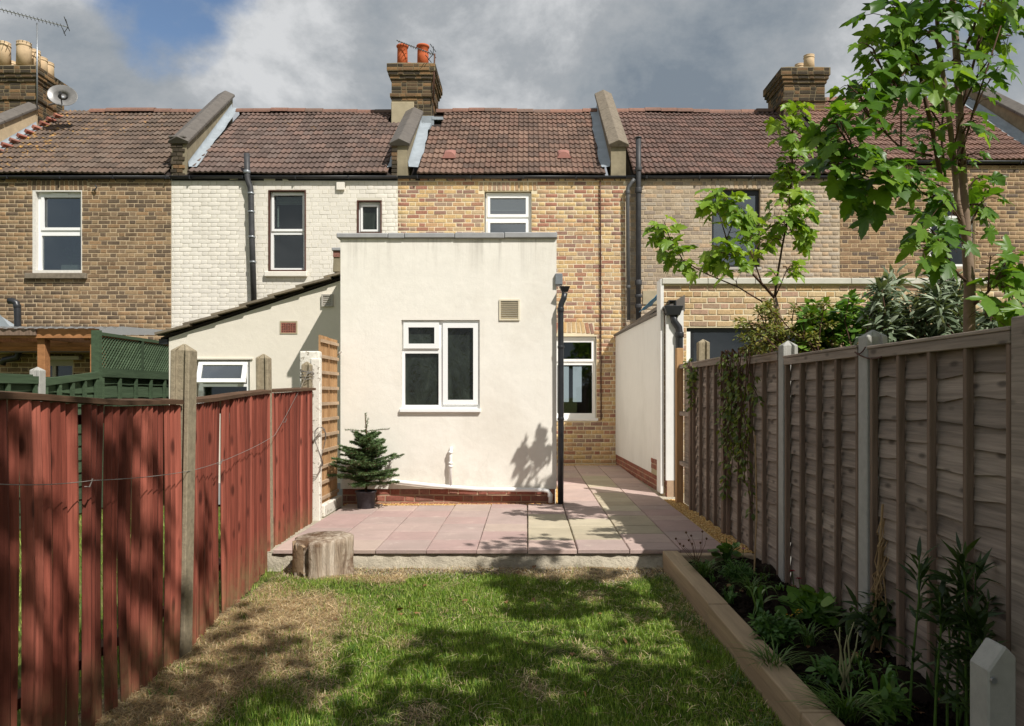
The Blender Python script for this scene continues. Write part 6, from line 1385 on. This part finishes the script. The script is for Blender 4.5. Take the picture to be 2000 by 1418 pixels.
no_ = rng.normal(size=(k, 3)) * .4; no_[:, 2] += 1; ax_ = rng.normal(size=(k, 3)); ax_[:, 2] *= .2; v, f = scatter(MT, MF, pos, frames(ax_, no_), rng.uniform(.018, .04, k)); o = bpy.data.objects.new('fallen_leaves', mesh_np('fallen_leaves', v, f, FL, None, True)); place(o); tag(o, 'small dead leaves scattered on the lawn and bed', 'leaves', kind='stuff')
wi = MB().tube(wire_path([(1.795, 4.07, 1.50), (1.79, 4.19, 1.48), (1.80, 3.9, 1.44)], .02), .004, 5).build('rusty_wire', M['brownf']); tag(wi, 'rusty wire wound round the head of the near concrete post', 'wire')

# ------------------------------------------------------------------ lawn grass
n = 240000
xx_ = rng.uniform(-1.9, 1.08, n); yy_ = 2.3 + (6.14 - 2.3) * rng.random(n) ** 1.15
dd_ = np.array([dryness(a, b) for a, b in zip(xx_, yy_)]); clump = .5 + .5 * np.sin(xx_ * 5 + 1.3 * np.sin(yy_ * 4)) * np.sin(yy_ * 4.3 + np.sin(xx_ * 6))
keep = rng.random(n) < np.where((yy_ > 5.86) & (dd_ > .4), .22, np.where((xx_ > .62) & (yy_ > 5.45) & (dd_ > .3), .3, np.where(dd_ > .5, 1., .9))) ; xx_, yy_, dd_, clump = xx_[keep], yy_[keep], dd_[keep], clump[keep]; n = len(xx_)
dry = rng.random(n) < (dd_ * .84 + .05)
hh = np.where(dry, rng.uniform(.015, .055, n), rng.uniform(.014, .034, n) * (1 + .9 * clump ** 2)); a = rng.uniform(0, 2 * np.pi, n); lean = np.where(dry, rng.uniform(.9, 2.4, n), rng.uniform(.15, .8, n))
dirv = np.stack([np.cos(a), np.sin(a), np.zeros(n)], 1); sd_ = np.stack([-np.sin(a), np.cos(a), np.zeros(n)], 1); w_ = np.where(dry, .0015, .0017)[:, None] * rng.uniform(.7, 1.4, (n, 1))
b = np.stack([xx_, yy_, np.full(n, ZL - .004)], 1) + np.array([0, 0, 1]) * np.where(dry, rng.uniform(0, .022, n), 0)[:, None]; up = np.array([0, 0, 1.])
m1 = b + dirv * (hh * lean * .35)[:, None] + up * (hh * np.where(dry, .35, .6))[:, None]; tp = b + dirv * (hh * lean)[:, None] + up * (hh * np.where(dry, .3, 1.))[:, None]
V = np.stack([b - sd_ * w_, b + sd_ * w_, m1 + sd_ * w_ * .8, m1 - sd_ * w_ * .8, tp + sd_ * w_ * .15, tp - sd_ * w_ * .15], 1).reshape(-1, 3)
i0 = np.arange(n)[:, None] * 6; Fq = np.concatenate([i0 + np.array([0, 1, 2, 3]), i0 + np.array([3, 2, 4, 5])])
pal_g = np.array([S(90, 124, 42), S(112, 144, 50), S(134, 160, 60), S(158, 174, 84)]); pal_d = np.array([S(206, 184, 144), S(182, 158, 120), S(220, 202, 166), S(158, 130, 100)])
cc = np.where(dry[:, None], pal_d[rng.integers(0, 4, n)], pal_g[rng.integers(0, 4, n)]) * rng.uniform(.8, 1.15, (n, 1))
gl = leaf_mat('lawn_blade', None, .3, .5, True, .25)
o = bpy.data.objects.new('lawn_grass', mesh_np('lawn_grass', V, Fq, gl, np.repeat(cc, 6, 0), True)); place(o); tag(o, 'short green lawn with dead straw beside the red fence', 'grass', kind='stuff')
# weeds and long tufts along the edges of the lawn
wd_list = []
V = []
for k in range(46):
    s = random.choice((0, 1, 1, 2)); x, y = ((fx(y_) + .1 + R(0, .12), y_) if s == 0 else (1.04 - R(0, .1), y_) if s == 1 else (R(-1.6, .9), y_)) if (y_ := R(2.5, 6.0)) else (0, 0)
    wd_list.append((x, y))
tl_ = thing('lawn_weeds', 'scattered coarse tufts and weeds in the lawn', 'grass', (0, 4, ZL)); tl_['kind'] = 'stuff'
for x, y in wd_list: blades((x, y, ZL), 14, R(.05, .09), R(.05, .1), .004, GR, 'tuft', tl_, .5)['kind'] = 'stuff'
# grass of the garden behind the red fence
n = 16000; xx_ = rng.uniform(-5.2, -1.95, n); yy_ = rng.uniform(2.4, 9.4, n); a = rng.uniform(0, 6.28, n); hh = rng.uniform(.03, .07, n)
b = np.stack([xx_, yy_, np.full(n, ZL - .03)], 1); d_ = np.stack([np.cos(a), np.sin(a), np.zeros(n)], 1); s_ = np.stack([-np.sin(a), np.cos(a), np.zeros(n)], 1)
V = np.stack([b - s_ * .003, b + s_ * .003, b + d_ * (hh * .5)[:, None] + up * hh[:, None]], 1).reshape(-1, 3); o = bpy.data.objects.new('neighbour_grass', mesh_np('neighbour_grass', V, np.arange(3 * n).reshape(-1, 3), gl, np.repeat(pal_g[rng.integers(0, 4, n)], 3, 0))); place(o); tag(o, 'grass of the neighbouring garden behind the red fence', 'grass', kind='stuff')
